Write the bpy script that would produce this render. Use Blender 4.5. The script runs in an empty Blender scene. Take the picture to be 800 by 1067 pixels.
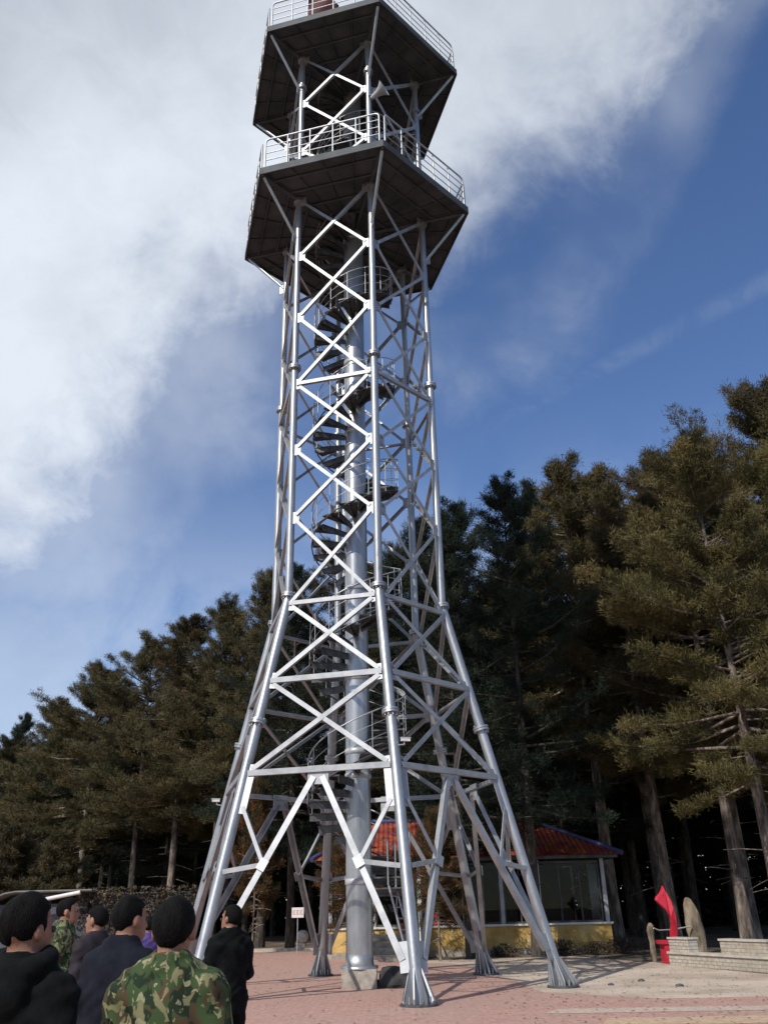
import bpy, math, random
import numpy as np
from mathutils import Vector, Matrix
R = math.radians
sc = bpy.context.scene
COL = sc.collection
rng = random.Random(7)

# ------------------------------------------------------------------ helpers
def tag(o, label=None, cat=None, group=None, kind=None):
    if label: o['label'] = label
    if cat: o['category'] = cat
    if group: o['group'] = group
    if kind: o['kind'] = kind
    return o

def empty(name, loc=(0, 0, 0), rz=0.0):
    o = bpy.data.objects.new(name, None); COL.objects.link(o)
    o.location = loc; o.rotation_euler = (0, 0, rz); o.empty_display_size = .2
    return o

def link_mesh(name, me, mat=None, parent=None):
    o = bpy.data.objects.new(name, me); COL.objects.link(o)
    if mat is not None and not me.materials: me.materials.append(mat)
    if parent is not None: o.parent = parent
    return o

def copy_tree(o, parent=None):
    c = o.copy(); COL.objects.link(c); c.parent = parent
    for ch in list(o.children): copy_tree(ch, c)
    return c

class MB:
    def __init__(s): s.v = []; s.f = []; s.smooth = []
    def add(s, vs, fs, smooth=False):
        b = len(s.v); s.v += [tuple(map(float, x)) for x in vs]
        for f in fs: s.f.append(tuple(b + i for i in f)); s.smooth.append(smooth)
    def box(s, x0, x1, y0, y1, z0, z1):
        s.add([(x0,y0,z0),(x1,y0,z0),(x1,y1,z0),(x0,y1,z0),(x0,y0,z1),(x1,y0,z1),(x1,y1,z1),(x0,y1,z1)],
              [(0,3,2,1),(4,5,6,7),(0,1,5,4),(1,2,6,5),(2,3,7,6),(3,0,4,7)])
        return s
    def tube(s, a, b, r, r2=None, n=10, caps=True):
        a = Vector(a); b = Vector(b); r2 = r if r2 is None else r2
        d = (b - a).normalized(); up = Vector((0,0,1)) if abs(d.z) < .95 else Vector((1,0,0))
        x = d.cross(up).normalized(); y = d.cross(x)
        vs = []
        for p, rr in ((a, r), (b, r2)):
            for i in range(n):
                t = 2*math.pi*i/n; vs.append(p + x*(rr*math.cos(t)) + y*(rr*math.sin(t)))
        s.add(vs, [(i, (i+1) % n, n+(i+1) % n, n+i) for i in range(n)], True)
        if caps: s.add(vs, [tuple(range(n-1,-1,-1)), tuple(range(n, 2*n))])
        return s
    def path(s, pts, r, n=8):
        pts = [Vector(p) for p in pts]
        rr = r if isinstance(r, (list, tuple)) else [r]*len(pts)
        vs = []; px = None
        for i, p in enumerate(pts):
            d = (pts[min(i+1, len(pts)-1)] - pts[max(i-1, 0)]).normalized()
            if px is None:
                up = Vector((0,0,1)) if abs(d.z) < .9 else Vector((1,0,0)); px = d.cross(up).normalized()
            px = (px - d*px.dot(d)).normalized(); py = d.cross(px)
            for k in range(n):
                t = 2*math.pi*k/n; vs.append(p + px*(rr[i]*math.cos(t)) + py*(rr[i]*math.sin(t)))
        fs = []
        for i in range(len(pts)-1):
            for k in range(n): fs.append((i*n+k, i*n+(k+1) % n, (i+1)*n+(k+1) % n, (i+1)*n+k))
        s.add(vs, fs, True)
        m = (len(pts)-1)*n
        s.add(vs, [tuple(range(n-1,-1,-1)), tuple(range(m, m+n))])
        return s
    def lathe(s, prof, c=(0,0,0), n=24):
        vs = []
        for r, z in prof:
            for k in range(n):
                t = 2*math.pi*k/n; vs.append((c[0]+r*math.cos(t), c[1]+r*math.sin(t), c[2]+z))
        fs = []
        for i in range(len(prof)-1):
            for k in range(n): fs.append((i*n+k, i*n+(k+1) % n, (i+1)*n+(k+1) % n, (i+1)*n+k))
        s.add(vs, fs, True)
        m = (len(prof)-1)*n
        s.add(vs, [tuple(range(n-1,-1,-1)), tuple(range(m, m+n))])
        return s
    def prism(s, poly, z0, z1):
        n = len(poly)
        vs = [(x, y, z0) for x, y in poly] + [(x, y, z1) for x, y in poly]
        s.add(vs, [tuple(range(n-1,-1,-1)), tuple(range(n, 2*n))] + [(i, (i+1) % n, n+(i+1) % n, n+i) for i in range(n)])
        return s
    def plate(s, c, u, w, hu, hw, t):
        """a flat plate: centre c, in-plane axes u, w with half sizes, thickness t"""
        c = Vector(c); u = Vector(u).normalized(); w = Vector(w); w = (w - u*w.dot(u)).normalized(); n = u.cross(w)
        vs = []
        for k in (-1, 1):
            for a, b in ((-1,-1),(1,-1),(1,1),(-1,1)): vs.append(c + u*(a*hu) + w*(b*hw) + n*(k*t/2))
        s.add(vs, [(0,3,2,1),(4,5,6,7),(0,1,5,4),(1,2,6,5),(2,3,7,6),(3,0,4,7)])
        return s
    def mesh(s, name, mat=None):
        me = bpy.data.meshes.new(name); me.from_pydata(s.v, [], s.f); me.validate()
        if len(me.polygons) == len(s.smooth): me.polygons.foreach_set('use_smooth', s.smooth)
        if mat: me.materials.append(mat)
        me.update(); return me
    def build(s, name, mat, parent=None): return link_mesh(name, s.mesh(name, mat), None, parent)

def np_mesh(name, V, F, mat, smooth=False):
    V = np.asarray(V, np.float32); F = np.asarray(F, np.int32); k = F.shape[1]
    me = bpy.data.meshes.new(name)
    me.vertices.add(len(V)); me.vertices.foreach_set('co', V.ravel())
    me.loops.add(F.size); me.loops.foreach_set('vertex_index', F.ravel())
    me.polygons.add(len(F)); me.polygons.foreach_set('loop_start', np.arange(0, F.size, k, dtype=np.int32))
    me.polygons.foreach_set('loop_total', np.full(len(F), k, np.int32))
    if smooth: me.polygons.foreach_set('use_smooth', np.ones(len(F), bool))
    me.update(calc_edges=True); me.validate()
    if mat: me.materials.append(mat)
    return me

# ------------------------------------------------------------------ materials
def mat(name, cols, scale=4, rough=.8, metal=0.0, detail=4, bump=0.0, bscale=None, stretch=None, coord='Object', vary=0.0, spec=.5, fac_range=(.35, .65), nrough=.6):
    m = bpy.data.materials.new(name); m.use_nodes = True
    nt = m.node_tree; b = nt.nodes['Principled BSDF']
    b.inputs['Roughness'].default_value = rough; b.inputs['Metallic'].default_value = metal
    b.inputs['Specular IOR Level'].default_value = spec
    tc = nt.nodes.new('ShaderNodeTexCoord'); vec = tc.outputs[coord]
    if stretch:
        mp = nt.nodes.new('ShaderNodeMapping'); mp.inputs['Scale'].default_value = stretch
        nt.links.new(vec, mp.inputs['Vector']); vec = mp.outputs[0]
    nz = nt.nodes.new('ShaderNodeTexNoise'); nz.inputs['Scale'].default_value = scale; nz.inputs['Detail'].default_value = detail
    nz.inputs['Roughness'].default_value = nrough
    nt.links.new(vec, nz.inputs['Vector'])
    cr = nt.nodes.new('ShaderNodeValToRGB'); el = cr.color_ramp.elements
    while len(el) < len(cols): el.new(.5)
    for i, c in enumerate(cols):
        el[i].position = fac_range[0] + (fac_range[1]-fac_range[0])*i/max(1, len(cols)-1)
        el[i].color = (*c, 1)
    nt.links.new(nz.outputs['Fac'], cr.inputs['Fac']); out = cr.outputs['Color']
    if vary:
        oi = nt.nodes.new('ShaderNodeObjectInfo'); hs = nt.nodes.new('ShaderNodeHueSaturation')
        mr = nt.nodes.new('ShaderNodeMapRange'); mr.inputs['To Min'].default_value = 1-vary; mr.inputs['To Max'].default_value = 1+vary
        mh = nt.nodes.new('ShaderNodeMapRange'); mh.inputs['To Min'].default_value = .5-vary*.06; mh.inputs['To Max'].default_value = .5+vary*.06
        nt.links.new(oi.outputs['Random'], mr.inputs['Value']); nt.links.new(oi.outputs['Random'], mh.inputs['Value'])
        nt.links.new(mr.outputs[0], hs.inputs['Value']); nt.links.new(mh.outputs[0], hs.inputs['Hue'])
        nt.links.new(out, hs.inputs['Color']); out = hs.outputs['Color']
    nt.links.new(out, b.inputs['Base Color'])
    if bump:
        n2 = nt.nodes.new('ShaderNodeTexNoise'); n2.inputs['Scale'].default_value = bscale or scale*4; n2.inputs['Detail'].default_value = 4
        nt.links.new(vec, n2.inputs['Vector'])
        bp = nt.nodes.new('ShaderNodeBump'); bp.inputs['Strength'].default_value = bump; bp.inputs['Distance'].default_value = .02
        nt.links.new(n2.outputs['Fac'], bp.inputs['Height']); nt.links.new(bp.outputs[0], b.inputs['Normal'])
    m['out_node'] = cr.name
    return m

def brick_mat(name, c1, c2, mortar, scale, bw, bh, msize=.012, dirt=None, rough=.85, rot=(0,0,0)):
    m = bpy.data.materials.new(name); m.use_nodes = True; nt = m.node_tree; b = nt.nodes['Principled BSDF']
    b.inputs['Roughness'].default_value = rough
    tc = nt.nodes.new('ShaderNodeTexCoord'); mp = nt.nodes.new('ShaderNodeMapping'); mp.inputs['Rotation'].default_value = rot
    nt.links.new(tc.outputs['Object'], mp.inputs['Vector'])
    br = nt.nodes.new('ShaderNodeTexBrick'); br.inputs['Scale'].default_value = scale
    br.inputs['Color1'].default_value = (*c1, 1); br.inputs['Color2'].default_value = (*c2, 1); br.inputs['Mortar'].default_value = (*mortar, 1)
    br.inputs['Brick Width'].default_value = bw; br.inputs['Row Height'].default_value = bh; br.inputs['Mortar Size'].default_value = msize
    nt.links.new(mp.outputs[0], br.inputs['Vector'])
    nz = nt.nodes.new('ShaderNodeTexNoise'); nz.inputs['Scale'].default_value = .45; nz.inputs['Detail'].default_value = 7; nz.inputs['Roughness'].default_value = .65
    nt.links.new(tc.outputs['Object'], nz.inputs['Vector'])
    mx = nt.nodes.new('ShaderNodeMix'); mx.data_type = 'RGBA'
    mr = nt.nodes.new('ShaderNodeMapRange'); mr.inputs['From Min'].default_value = .42; mr.inputs['From Max'].default_value = .7; mr.inputs['To Max'].default_value = .8
    nt.links.new(nz.outputs['Fac'], mr.inputs['Value']); nt.links.new(mr.outputs[0], mx.inputs['Factor'])
    nt.links.new(br.outputs['Color'], mx.inputs[6]); mx.inputs[7].default_value = (*(dirt or mortar), 1)
    n3 = nt.nodes.new('ShaderNodeTexNoise'); n3.inputs['Scale'].default_value = 9; n3.inputs['Detail'].default_value = 5
    nt.links.new(tc.outputs['Object'], n3.inputs['Vector'])
    hs = nt.nodes.new('ShaderNodeHueSaturation'); m3 = nt.nodes.new('ShaderNodeMapRange')
    m3.inputs['From Min'].default_value = .3; m3.inputs['From Max'].default_value = .7; m3.inputs['To Min'].default_value = .78; m3.inputs['To Max'].default_value = 1.15
    nt.links.new(n3.outputs['Fac'], m3.inputs['Value']); nt.links.new(m3.outputs[0], hs.inputs['Value'])
    nt.links.new(mx.outputs[2], hs.inputs['Color']); nt.links.new(hs.outputs[0], b.inputs['Base Color'])
    bp = nt.nodes.new('ShaderNodeBump'); bp.inputs['Strength'].default_value = .4; bp.inputs['Distance'].default_value = .01; bp.invert = True
    nt.links.new(br.outputs['Fac'], bp.inputs['Height']); nt.links.new(bp.outputs[0], b.inputs['Normal'])
    return m

M = {}
M['steel_leg'] = mat('galvanised_leg', [(.22,.215,.21),(.33,.34,.35),(.38,.39,.405),(.45,.46,.47)], 3.5, .44, .75, bump=.10, bscale=30, detail=8, nrough=.7, stretch=(1,1,.4), fac_range=(.28,.68))
M['steel_brace'] = mat('galvanised_brace', [(.30,.31,.32),(.36,.368,.38),(.42,.425,.43)], 3, .57, .8, detail=6)
M['steel_column'] = mat('galvanised_column', [(.30,.315,.33),(.40,.41,.42),(.48,.49,.50)], 2.2, .33, .7, stretch=(1,1,.35), bump=.05, bscale=14)
M['steel_rail'] = mat('galvanised_rail', [(.36,.37,.38),(.48,.49,.50)], 6, .45, .6)
M['steel_dark'] = mat('weathered_dark_steel', [(.05,.053,.056),(.085,.087,.09),(.12,.12,.12)], 3, .6, .4)
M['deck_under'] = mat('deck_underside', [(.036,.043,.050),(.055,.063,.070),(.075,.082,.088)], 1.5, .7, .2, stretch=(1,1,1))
M['tread'] = mat('stair_tread_steel', [(.05,.053,.056),(.085,.088,.09),(.13,.13,.13)], 6, .5, .5)
M['concrete'] = mat('concrete', [(.24,.21,.17),(.34,.30,.25),(.42,.38,.32)], 5, .9, 0, bump=.2)
M['bark'] = mat('pine_bark', [(.045,.036,.030),(.14,.11,.09),(.31,.25,.205)], 5, .95, 0, stretch=(1,1,.25), bump=.7, bscale=14, vary=.25)
M['bark_shaded'] = mat('shaded_pine_bark', [(.02,.016,.013),(.05,.04,.033),(.095,.08,.066)], 6, .95, 0, stretch=(1,1,.25), bump=.7, bscale=14, vary=.25)  # bark copy darkened: shade of the forest interior put into its colour
M['needle_olive'] = mat('needles_olive', [(.037,.034,.013),(.080,.066,.024),(.135,.098,.038)], .55, .7, 0, vary=.3, spec=.25, fac_range=(.32,.68))
M['needle_green'] = mat('needles_green', [(.033,.034,.014),(.074,.064,.027),(.135,.100,.044)], .6, .7, 0, vary=.3, spec=.25, fac_range=(.32,.68))
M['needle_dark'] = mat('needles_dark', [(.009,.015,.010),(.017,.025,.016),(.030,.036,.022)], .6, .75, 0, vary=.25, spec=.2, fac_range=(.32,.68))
M['needle_rust'] = mat('autumn_leaves', [(.020,.024,.009),(.060,.042,.014),(.17,.060,.018)], 1.2, .7, 0, spec=.25, fac_range=(.35,.66))
M['dry_leaf'] = mat('dry_leaves', [(.022,.018,.010),(.055,.040,.022),(.13,.09,.05)], 3, .8, 0)
M['litter'] = mat('forest_floor', [(.07,.05,.034),(.13,.095,.062),(.20,.155,.11)], .35, .95, 0, detail=9, bump=.5, bscale=6)
M['sand'] = mat('sandy_paving', [(.31,.24,.19),(.44,.355,.28),(.52,.43,.345)], .5, .92, 0, detail=9, bump=.15, bscale=20)
M['plaza'] = brick_mat('pink_pavers', (.40,.22,.18), (.46,.265,.215), (.31,.205,.17), 1, .24, .12, .011, dirt=(.36,.25,.20))
M['strip_pale'] = brick_mat('pale_pavers', (.43,.33,.27), (.48,.38,.31), (.33,.28,.22), 1, .3, .3, .008, dirt=(.42,.33,.26))
M['strip_yellow'] = brick_mat('yellow_pavers', (.45,.31,.20), (.48,.34,.22), (.33,.26,.18), 1, .3, .3, .008, dirt=(.42,.31,.22))
M['kerb'] = mat('pale_kerb', [(.38,.34,.28),(.50,.46,.39)], 3, .9, 0)
M['white_brick'] = brick_mat('pale_brick', (.38,.34,.28), (.46,.42,.35), (.21,.18,.15), 1, .25, .085, .010, dirt=(.31,.26,.21), rot=(R(90),0,0))
M['coping'] = mat('pale_coping', [(.34,.31,.26),(.47,.43,.37)], 4, .9, 0, bump=.15)
M['yellow_wall'] = mat('yellow_render', [(.40,.25,.07),(.54,.35,.11),(.64,.46,.18)], 1.5, .85, 0)
M['white_paint'] = mat('white_paint', [(.62,.61,.58),(.76,.75,.72)], 3, .6, 0)
M['frame_grey'] = mat('window_frame_grey', [(.30,.31,.32),(.42,.43,.44)], 3, .5, .2)
M['dark_inside'] = mat('interior_dark', [(.008,.008,.008),(.018,.017,.016)], 2, .9, 0)  # near-black wall and floor colour stands in for the shade indoors
M['roof_blue'] = mat('blue_ridge_tiles', [(.03,.035,.10),(.06,.065,.17)], 4, .5, 0)
M['red_paint'] = mat('red_paint', [(.22,.012,.02),(.42,.013,.03),(.50,.016,.04)], 4, .55, 0, detail=8, fac_range=(.3,.55), bump=.15)
M['rock'] = mat('tan_rock', [(.09,.07,.048),(.20,.155,.105),(.31,.25,.175)], 3, .95, 0, detail=8, bump=.6, bscale=9, stretch=(1,1,.5))
M['pale_stone'] = mat('pale_stone', [(.32,.31,.28),(.52,.50,.46)], 5, .9, 0, bump=.3)
M['black_rubber'] = mat('black_rubber', [(.012,.012,.013),(.03,.03,.03)], 6, .7, 0)
M['white_plastic'] = mat('white_plastic', [(.6,.6,.6),(.75,.75,.74)], 6, .4, 0)
M['horn_grey'] = mat('grey_horn_paint', [(.33,.34,.35),(.45,.46,.47)], 6, .45, .2)
M['shed_wall'] = mat('slate_blue_sheet', [(.045,.05,.065),(.085,.09,.115)], 2, .7, .1, stretch=(8,8,.5))
M['shed_roof'] = mat('dull_green_roof', [(.10,.105,.09),(.17,.165,.14)], 2, .7, 0)
M['sign_red'] = mat('sign_red', [(.45,.08,.07),(.55,.12,.1)], 6, .6, 0)
M['terracotta'] = mat('terracotta', [(.25,.10,.05),(.36,.15,.08)], 5, .85, 0)
M['skin'] = mat('skin', [(.20,.095,.058),(.28,.14,.09)], 14, .55, 0)
M['hair'] = mat('black_hair', [(.0025,.0024,.0024),(.0055,.005,.0048)], 30, .75, 0, stretch=(1,1,.15), bump=.35, bscale=160, spec=.10)
M['cloth_black'] = mat('black_cloth', [(.0025,.0032,.0035),(.006,.0072,.0075)], 14, .9, 0, spec=.12, bump=.15, bscale=40)
M['cloth_navy'] = mat('navy_cloth', [(.0045,.0055,.011),(.009,.0105,.018)], 12, .85, 0, spec=.15, bump=.15, bscale=40)
M['cloth_plum'] = mat('dark_plum_cloth', [(.012,.009,.013),(.022,.016,.022)], 12, .8, 0, spec=.3)
M['cloth_purple'] = mat('purple_cloth', [(.05,.035,.14),(.09,.06,.21)], 12, .8, 0, spec=.3)
M['cloth_blue'] = mat('light_blue_cloth', [(.10,.30,.45),(.16,.42,.58)], 12, .8, 0, spec=.3)
M['cloth_brown'] = mat('brown_cloth', [(.07,.045,.03),(.12,.08,.055)], 12, .85, 0, spec=.3)
M['shoe'] = mat('black_shoe', [(.01,.01,.01),(.02,.02,.02)], 12, .45, 0)
M['eye'] = mat('eye', [(.02,.015,.012),(.03,.02,.018)], 3, .2, 0)
M['cloth_red'] = mat('red_flag_cloth', [(.05,.008,.008),(.10,.014,.014)], 5, .8, 0)

def camo_mat():
    m = bpy.data.materials.new('camouflage_cloth'); m.use_nodes = True; nt = m.node_tree; b = nt.nodes['Principled BSDF']
    b.inputs['Roughness'].default_value = .85; b.inputs['Specular IOR Level'].default_value = .25
    tc = nt.nodes.new('ShaderNodeTexCoord')
    cur = None
    for i, (sc_, thr, c) in enumerate(((0, 0, (.034,.060,.020)), (11, .53, (.062,.040,.020)), (14, .52, (.011,.022,.010)), (13, .565, (.155,.15,.075)), (27, .60, (.23,.22,.13)))):
        if i == 0: prev = None; base = c; continue
        mp = nt.nodes.new('ShaderNodeMapping'); mp.inputs['Location'].default_value = (i*3.7, i*1.3, i*2.1); mp.inputs['Scale'].default_value = (1.15, 1.15, .8)
        nt.links.new(tc.outputs['Object'], mp.inputs['Vector'])
        nz = nt.nodes.new('ShaderNodeTexNoise'); nz.inputs['Scale'].default_value = sc_; nz.inputs['Detail'].default_value = 2.5; nz.inputs['Distortion'].default_value = .9
        nt.links.new(mp.outputs[0], nz.inputs['Vector'])
        mr = nt.nodes.new('ShaderNodeMapRange'); mr.inputs['From Min'].default_value = thr; mr.inputs['From Max'].default_value = thr+.035
        nt.links.new(nz.outputs['Fac'], mr.inputs['Value'])
        mx = nt.nodes.new('ShaderNodeMix'); mx.data_type = 'RGBA'; nt.links.new(mr.outputs[0], mx.inputs['Factor'])
        if cur is None: mx.inputs[6].default_value = (*base, 1)
        else: nt.links.new(cur, mx.inputs[6])
        mx.inputs[7].default_value = (*c, 1); cur = mx.outputs[2]
    nt.links.new(cur, b.inputs['Base Color'])
    return m
M['camo'] = camo_mat()

def roof_mat():
    m = mat('red_roof_tiles', [(.03,.02,.05),(.15,.016,.018),(.22,.022,.02),(.30,.075,.02),(.13,.016,.024),(.035,.03,.075)], 1.3, .55, 0, detail=5, fac_range=(.3,.7))
    nt = m.node_tree; b = nt.nodes['Principled BSDF']
    tc = nt.nodes.new('ShaderNodeTexCoord'); wv = nt.nodes.new('ShaderNodeTexWave'); wv.inputs['Scale'].default_value = 1.6; wv.bands_direction = 'X'
    nt.links.new(tc.outputs['Object'], wv.inputs['Vector'])
    bp = nt.nodes.new('ShaderNodeBump'); bp.inputs['Strength'].default_value = .8; bp.inputs['Distance'].default_value = .05
    nt.links.new(wv.outputs['Fac'], bp.inputs['Height']); nt.links.new(bp.outputs[0], b.inputs['Normal'])
    return m
M['roof_red'] = roof_mat()

def glass_mat():
    m = bpy.data.materials.new('window_glass'); m.use_nodes = True; b = m.node_tree.nodes['Principled BSDF']
    b.inputs['Base Color'].default_value = (.75,.80,.80,1); b.inputs['Roughness'].default_value = .0
    b.inputs['Transmission Weight'].default_value = 1; b.inputs['IOR'].default_value = 1.2
    return m
M['glass'] = glass_mat()

# ------------------------------------------------------------------ ground
def sheet(name, poly, z, m):
    mb = MB(); mb.add([(x, y, z) for x, y in poly], [tuple(range(len(poly)))])
    return tag(mb.build(name, m), kind='structure')

def ground_sheet():
    n = 60; xs = []
    for i in range(n+1):
        t = -1 + 2*i/n; xs.append(math.copysign(abs(t)**2.2, t)*900)
    vs = []; fs = []
    for y in xs:
        for x in xs: vs.append((x, y + 25, 0))
    for j in range(n):
        for i in range(n): fs.append((j*(n+1)+i, j*(n+1)+i+1, (j+1)*(n+1)+i+1, (j+1)*(n+1)+i))
    mb = MB(); mb.add(vs, fs); return tag(mb.build('ground', M['litter']), kind='structure')
ground_sheet()
sheet('sand_apron', [(-28,46.6),(-2,46.6),(1,33.6),(6.2,34.2),(7.9,29.6),(8.1,27.5),(9.4,22.4),(11.2,16.5),(14,9),(14,-14),(-28,-14)], .004, M['sand'])
def wob(pts, amp, step=.8):
    out = []
    for i, p in enumerate(pts):
        q = pts[(i+1) % len(pts)]; L = math.hypot(q[0]-p[0], q[1]-p[1]); k = max(1, int(L/step)) if L < 14 else max(1, int(L/2))
        for j in range(k):
            t = j/k; a = 0 if j == 0 else amp
            out.append((p[0]+(q[0]-p[0])*t + rng.uniform(-a, a), p[1]+(q[1]-p[1])*t + rng.uniform(-a, a)))
    return out
sheet('plaza_paving', wob([(-27,44.4),(-3.3,44.4),(-.2,33.4),(1.9,31.4),(2.5,27.6),(2.9,23.4),(3.05,20.3),(5.0,18.4),(8.2,18.2),(13,17.6),(13,-13),(-27,-13)], .07), .008, M['plaza'])
sheet('pale_paving_band', wob([(2.4,16.3),(12.9,15.6),(12.9,16.3),(2.8,16.95)], .05), .012, M['strip_pale'])
sheet('yellow_paving_band', wob([(3.0,14.6),(12.9,13.9),(12.9,14.9),(3.3,15.5)], .05), .012, M['strip_yellow'])
kb = MB(); kb.box(-27, -3.1, 44.4, 44.62, 0, .14); tag(kb.build('kerb', M['kerb']), kind='structure')

rs = np.random.RandomState(77); N = 2600
fx = np.where(rs.rand(N) < .6, rs.uniform(2, 10, N), rs.uniform(-9, 7, N)); fy = rs.uniform(14, 43, N); rt = rs.uniform(0, 6.28, N); sz = rs.uniform(.02, .05, N)
V = np.stack([np.stack([fx + sz*np.cos(rt+k*1.5708)*(1 if k % 2 == 0 else .5), fy + sz*np.sin(rt+k*1.5708)*(1 if k % 2 == 0 else .5), .016 + .012*rs.rand(N)], 1) for k in range(4)], 1).reshape(-1,3)
tag(link_mesh('fallen_leaves', np_mesh('fallen_leaves', V, np.arange(4*N).reshape(-1,4), M['dry_leaf'])), 'dry brown leaves scattered over the paving and sand', 'leaves', kind='stuff')

# ------------------------------------------------------------------ tower
CX, CY, PHI = -.82, 22.50, -2.34517
R0, RK, ZK, RU = 4.6185, 2.3814, 8.964, 2.379
ZM, ZT, RP = 22.52, 29.13, 3.97
def dirk(i): a = PHI + i*math.pi/3; return Vector((math.cos(a), math.sin(a), 0))
def legp(i, z):
    r = RK if z > ZK else RK + (R0-RK)*(ZK-z)/ZK
    p = dirk(i)*r; p.z = z; return p
tower = tag(empty('observation_tower', (CX, CY, 0)), 'tall galvanised steel lookout tower with six legs, spiral stair and two hexagonal decks', 'tower')

for i in range(6):
    mb = MB(); d = dirk(i); tan = Vector((-d.y, d.x, 0))
    mb.path([legp(i, .02), legp(i, ZK-.02)], .122, 16)
    mb.path([legp(i, ZK-.02), legp(i, 16)], .105, 16)
    mb.path([legp(i, 16), legp(i, ZT+.05)], .095, 16)
    leg = mb.build('leg', M['steel_leg'], tower)
    for z, rr in ((5.66, .2), (ZK, .2), (15.96, .185), (22.35, .17), (27.6, .16), (ZT-.12, .17)):
        f = MB(); c = legp(i, z); ax = (legp(i, z+.05 if z != ZK else z+.05) - legp(i, z-.05)).normalized()
        f.tube(c - ax*.055, c - ax*.006, rr, n=20); f.tube(c + ax*.006, c + ax*.055, rr, n=20)
        for k in range(10):
            t = 2*math.pi*k/10; q = c + (d*math.cos(t) + tan*math.sin(t))*(rr*.8)
            f.tube(q - ax*.09, q + ax*.09, .014, n=6)
        f.build('flange', M['steel_leg'], leg)
    bp = MB(); c = legp(i, 0)
    bp.prism([(c.x+.35*math.cos(k*math.pi/8), c.y+.35*math.sin(k*math.pi/8)) for k in range(16)], .008, .05)
    bp.build('base_plate', M['steel_dark'], leg)
    fin = MB()
    for k in range(8):
        t = k*math.pi/4 + .2; u = d*math.cos(t) + tan*math.sin(t); w = u.cross(Vector((0,0,1)))
        a = c + u*.31; p = [c + u*.1 + Vector((0,0,.05)), a + Vector((0,0,.05)), a + Vector((0,0,.14)), legp(i, .62) + u*.125, legp(i, .62) + u*.06]
        vs = [x - w*.011 for x in p] + [x + w*.011 for x in p]
        fin.add(vs, [(4,3,2,1,0),(5,6,7,8,9)] + [(j, (j+1) % 5, 5+(j+1) % 5, 5+j) for j in range(5)])
    for k in range(8):
        t = k*math.pi/4 + .2 + math.pi/8; q = c + (d*math.cos(t) + tan*math.sin(t))*.27
        fin.tube(q + Vector((0,0,.05)), q + Vector((0,0,.17)), .022, n=6)
    fin.build('base_fins', M['steel_leg'], leg)

LV = [4.47, 6.66, 8.72, 11.13, 13.2, 15.35, 17.7, 20.05, 22.3]
LV2 = [22.75, 24.5, 26.75, 28.95]
HZ = (4.47, 6.66, 8.72, 15.35)
far_bars, far_plates = MB(), MB()
for i in range(6):
    a, b = i, (i+1) % 6
    A = lambda z: legp(a, z); B = lambda z: legp(b, z)
    hv = (legp(b, 10) - legp(a, 10)).normalized(); nrm = ((dirk(a)+dirk(b))*.5).normalized()
    off = nrm*.05
    solo = i in (0, 1, 2, 5)                     # the four sides nearest the camera: every bar a part; the two far sides below
    def angle(mb, p, q, wd, th=.012, sh=0.0):    # an L-shaped steel angle lying flat on this side of the tower
        p = p + nrm*sh; q = q + nrm*sh; u = (q-p).normalized(); w_ = u.cross(nrm).normalized(); L2 = (q-p).length/2; c = (p+q)*.5
        mb.plate(c, u, w_, L2, wd/2, th)
        mb.plate(c - nrm*(wd*.45) + w_*(wd/2-.006) , u, nrm, L2-.004, wd*.43, .011)
        return mb
    def nodep(side, z, e=.17):
        return (A(z) + hv*e if side == 0 else B(z) - hv*e) + off
    def bar(name, mb):
        if solo: mb.build(name, M['steel_brace'], tower)
        else: far_bars.v, far_bars.f, far_bars.smooth = (far_bars.v + mb.v, far_bars.f + [tuple(len(far_bars.v)+k for k in f) for f in mb.f], far_bars.smooth + mb.smooth)
    def gus(c, u, hu, hw):
        if i in (0, 1, 5): m1 = MB(); m1.plate(c, u, hv, hu, hw, .024); m1.build('gusset_plate', M['steel_brace'], tower)
        else: far_plates.plate(c, u, hv, hu, hw, .024)
    for z in LV + LV2:
        big = .2 if z < 9 else .17
        gus(A(z) + hv*.15 + off, (A(z+.3)-A(z-.3)).normalized(), big, .11)
        gus(B(z) - hv*.15 + off, (B(z+.3)-B(z-.3)).normalized(), big, .11)
    mid = (A(4.47)+B(4.47))*.5 + off
    gus(mid - Vector((0,0,.12)), (0,0,1), .2, .24)
    gus(A(4.0) + hv*.16 + off*1.1, (A(5)-A(4)).normalized(), .42, .10)
    gus(B(4.0) - hv*.16 + off*1.1, (B(5)-B(4)).normalized(), .42, .10)
    gus(A(.8) + hv*.19 + off, (A(1)-A(.5)).normalized(), .27, .09)
    gus(B(.8) - hv*.19 + off, (B(1)-B(.5)).normalized(), .27, .09)
    for seq in (LV, LV2):
        for z0, z1 in zip(seq[:-1], seq[1:]):
            for s in (0, 1):
                bar('diagonal_brace', angle(MB(), nodep(s, z0+.08), nodep(1-s, z1-.08), .105 if z0 < 8 else .092, sh=.022 if s else .038))
    for z in HZ: bar('horizontal_brace', angle(MB(), nodep(0, z, .1), nodep(1, z, .1), .125 if z < 8 else .105, sh=.053))
    for s, P, sg in ((0, A, 1), (1, B, -1)):
        foot = P(.75) + hv*(sg*.22) + off; top = mid + hv*(-sg*.1) - Vector((0,0,.15))
        bar('diagonal_brace', angle(MB(), top, foot, .13, sh=.022))
        q = top.lerp(foot, .50); m1 = MB()
        angle(m1, q, P(3.75) + hv*(sg*.16) + off, .085, sh=.036); angle(m1, q, P(2.42) + hv*(sg*.08) + off, .095, sh=.05)
        m1.plate(q + nrm*.066, (top-foot).normalized(), hv, .12, .1, .016)
        bar('knee_strut', m1)
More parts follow.
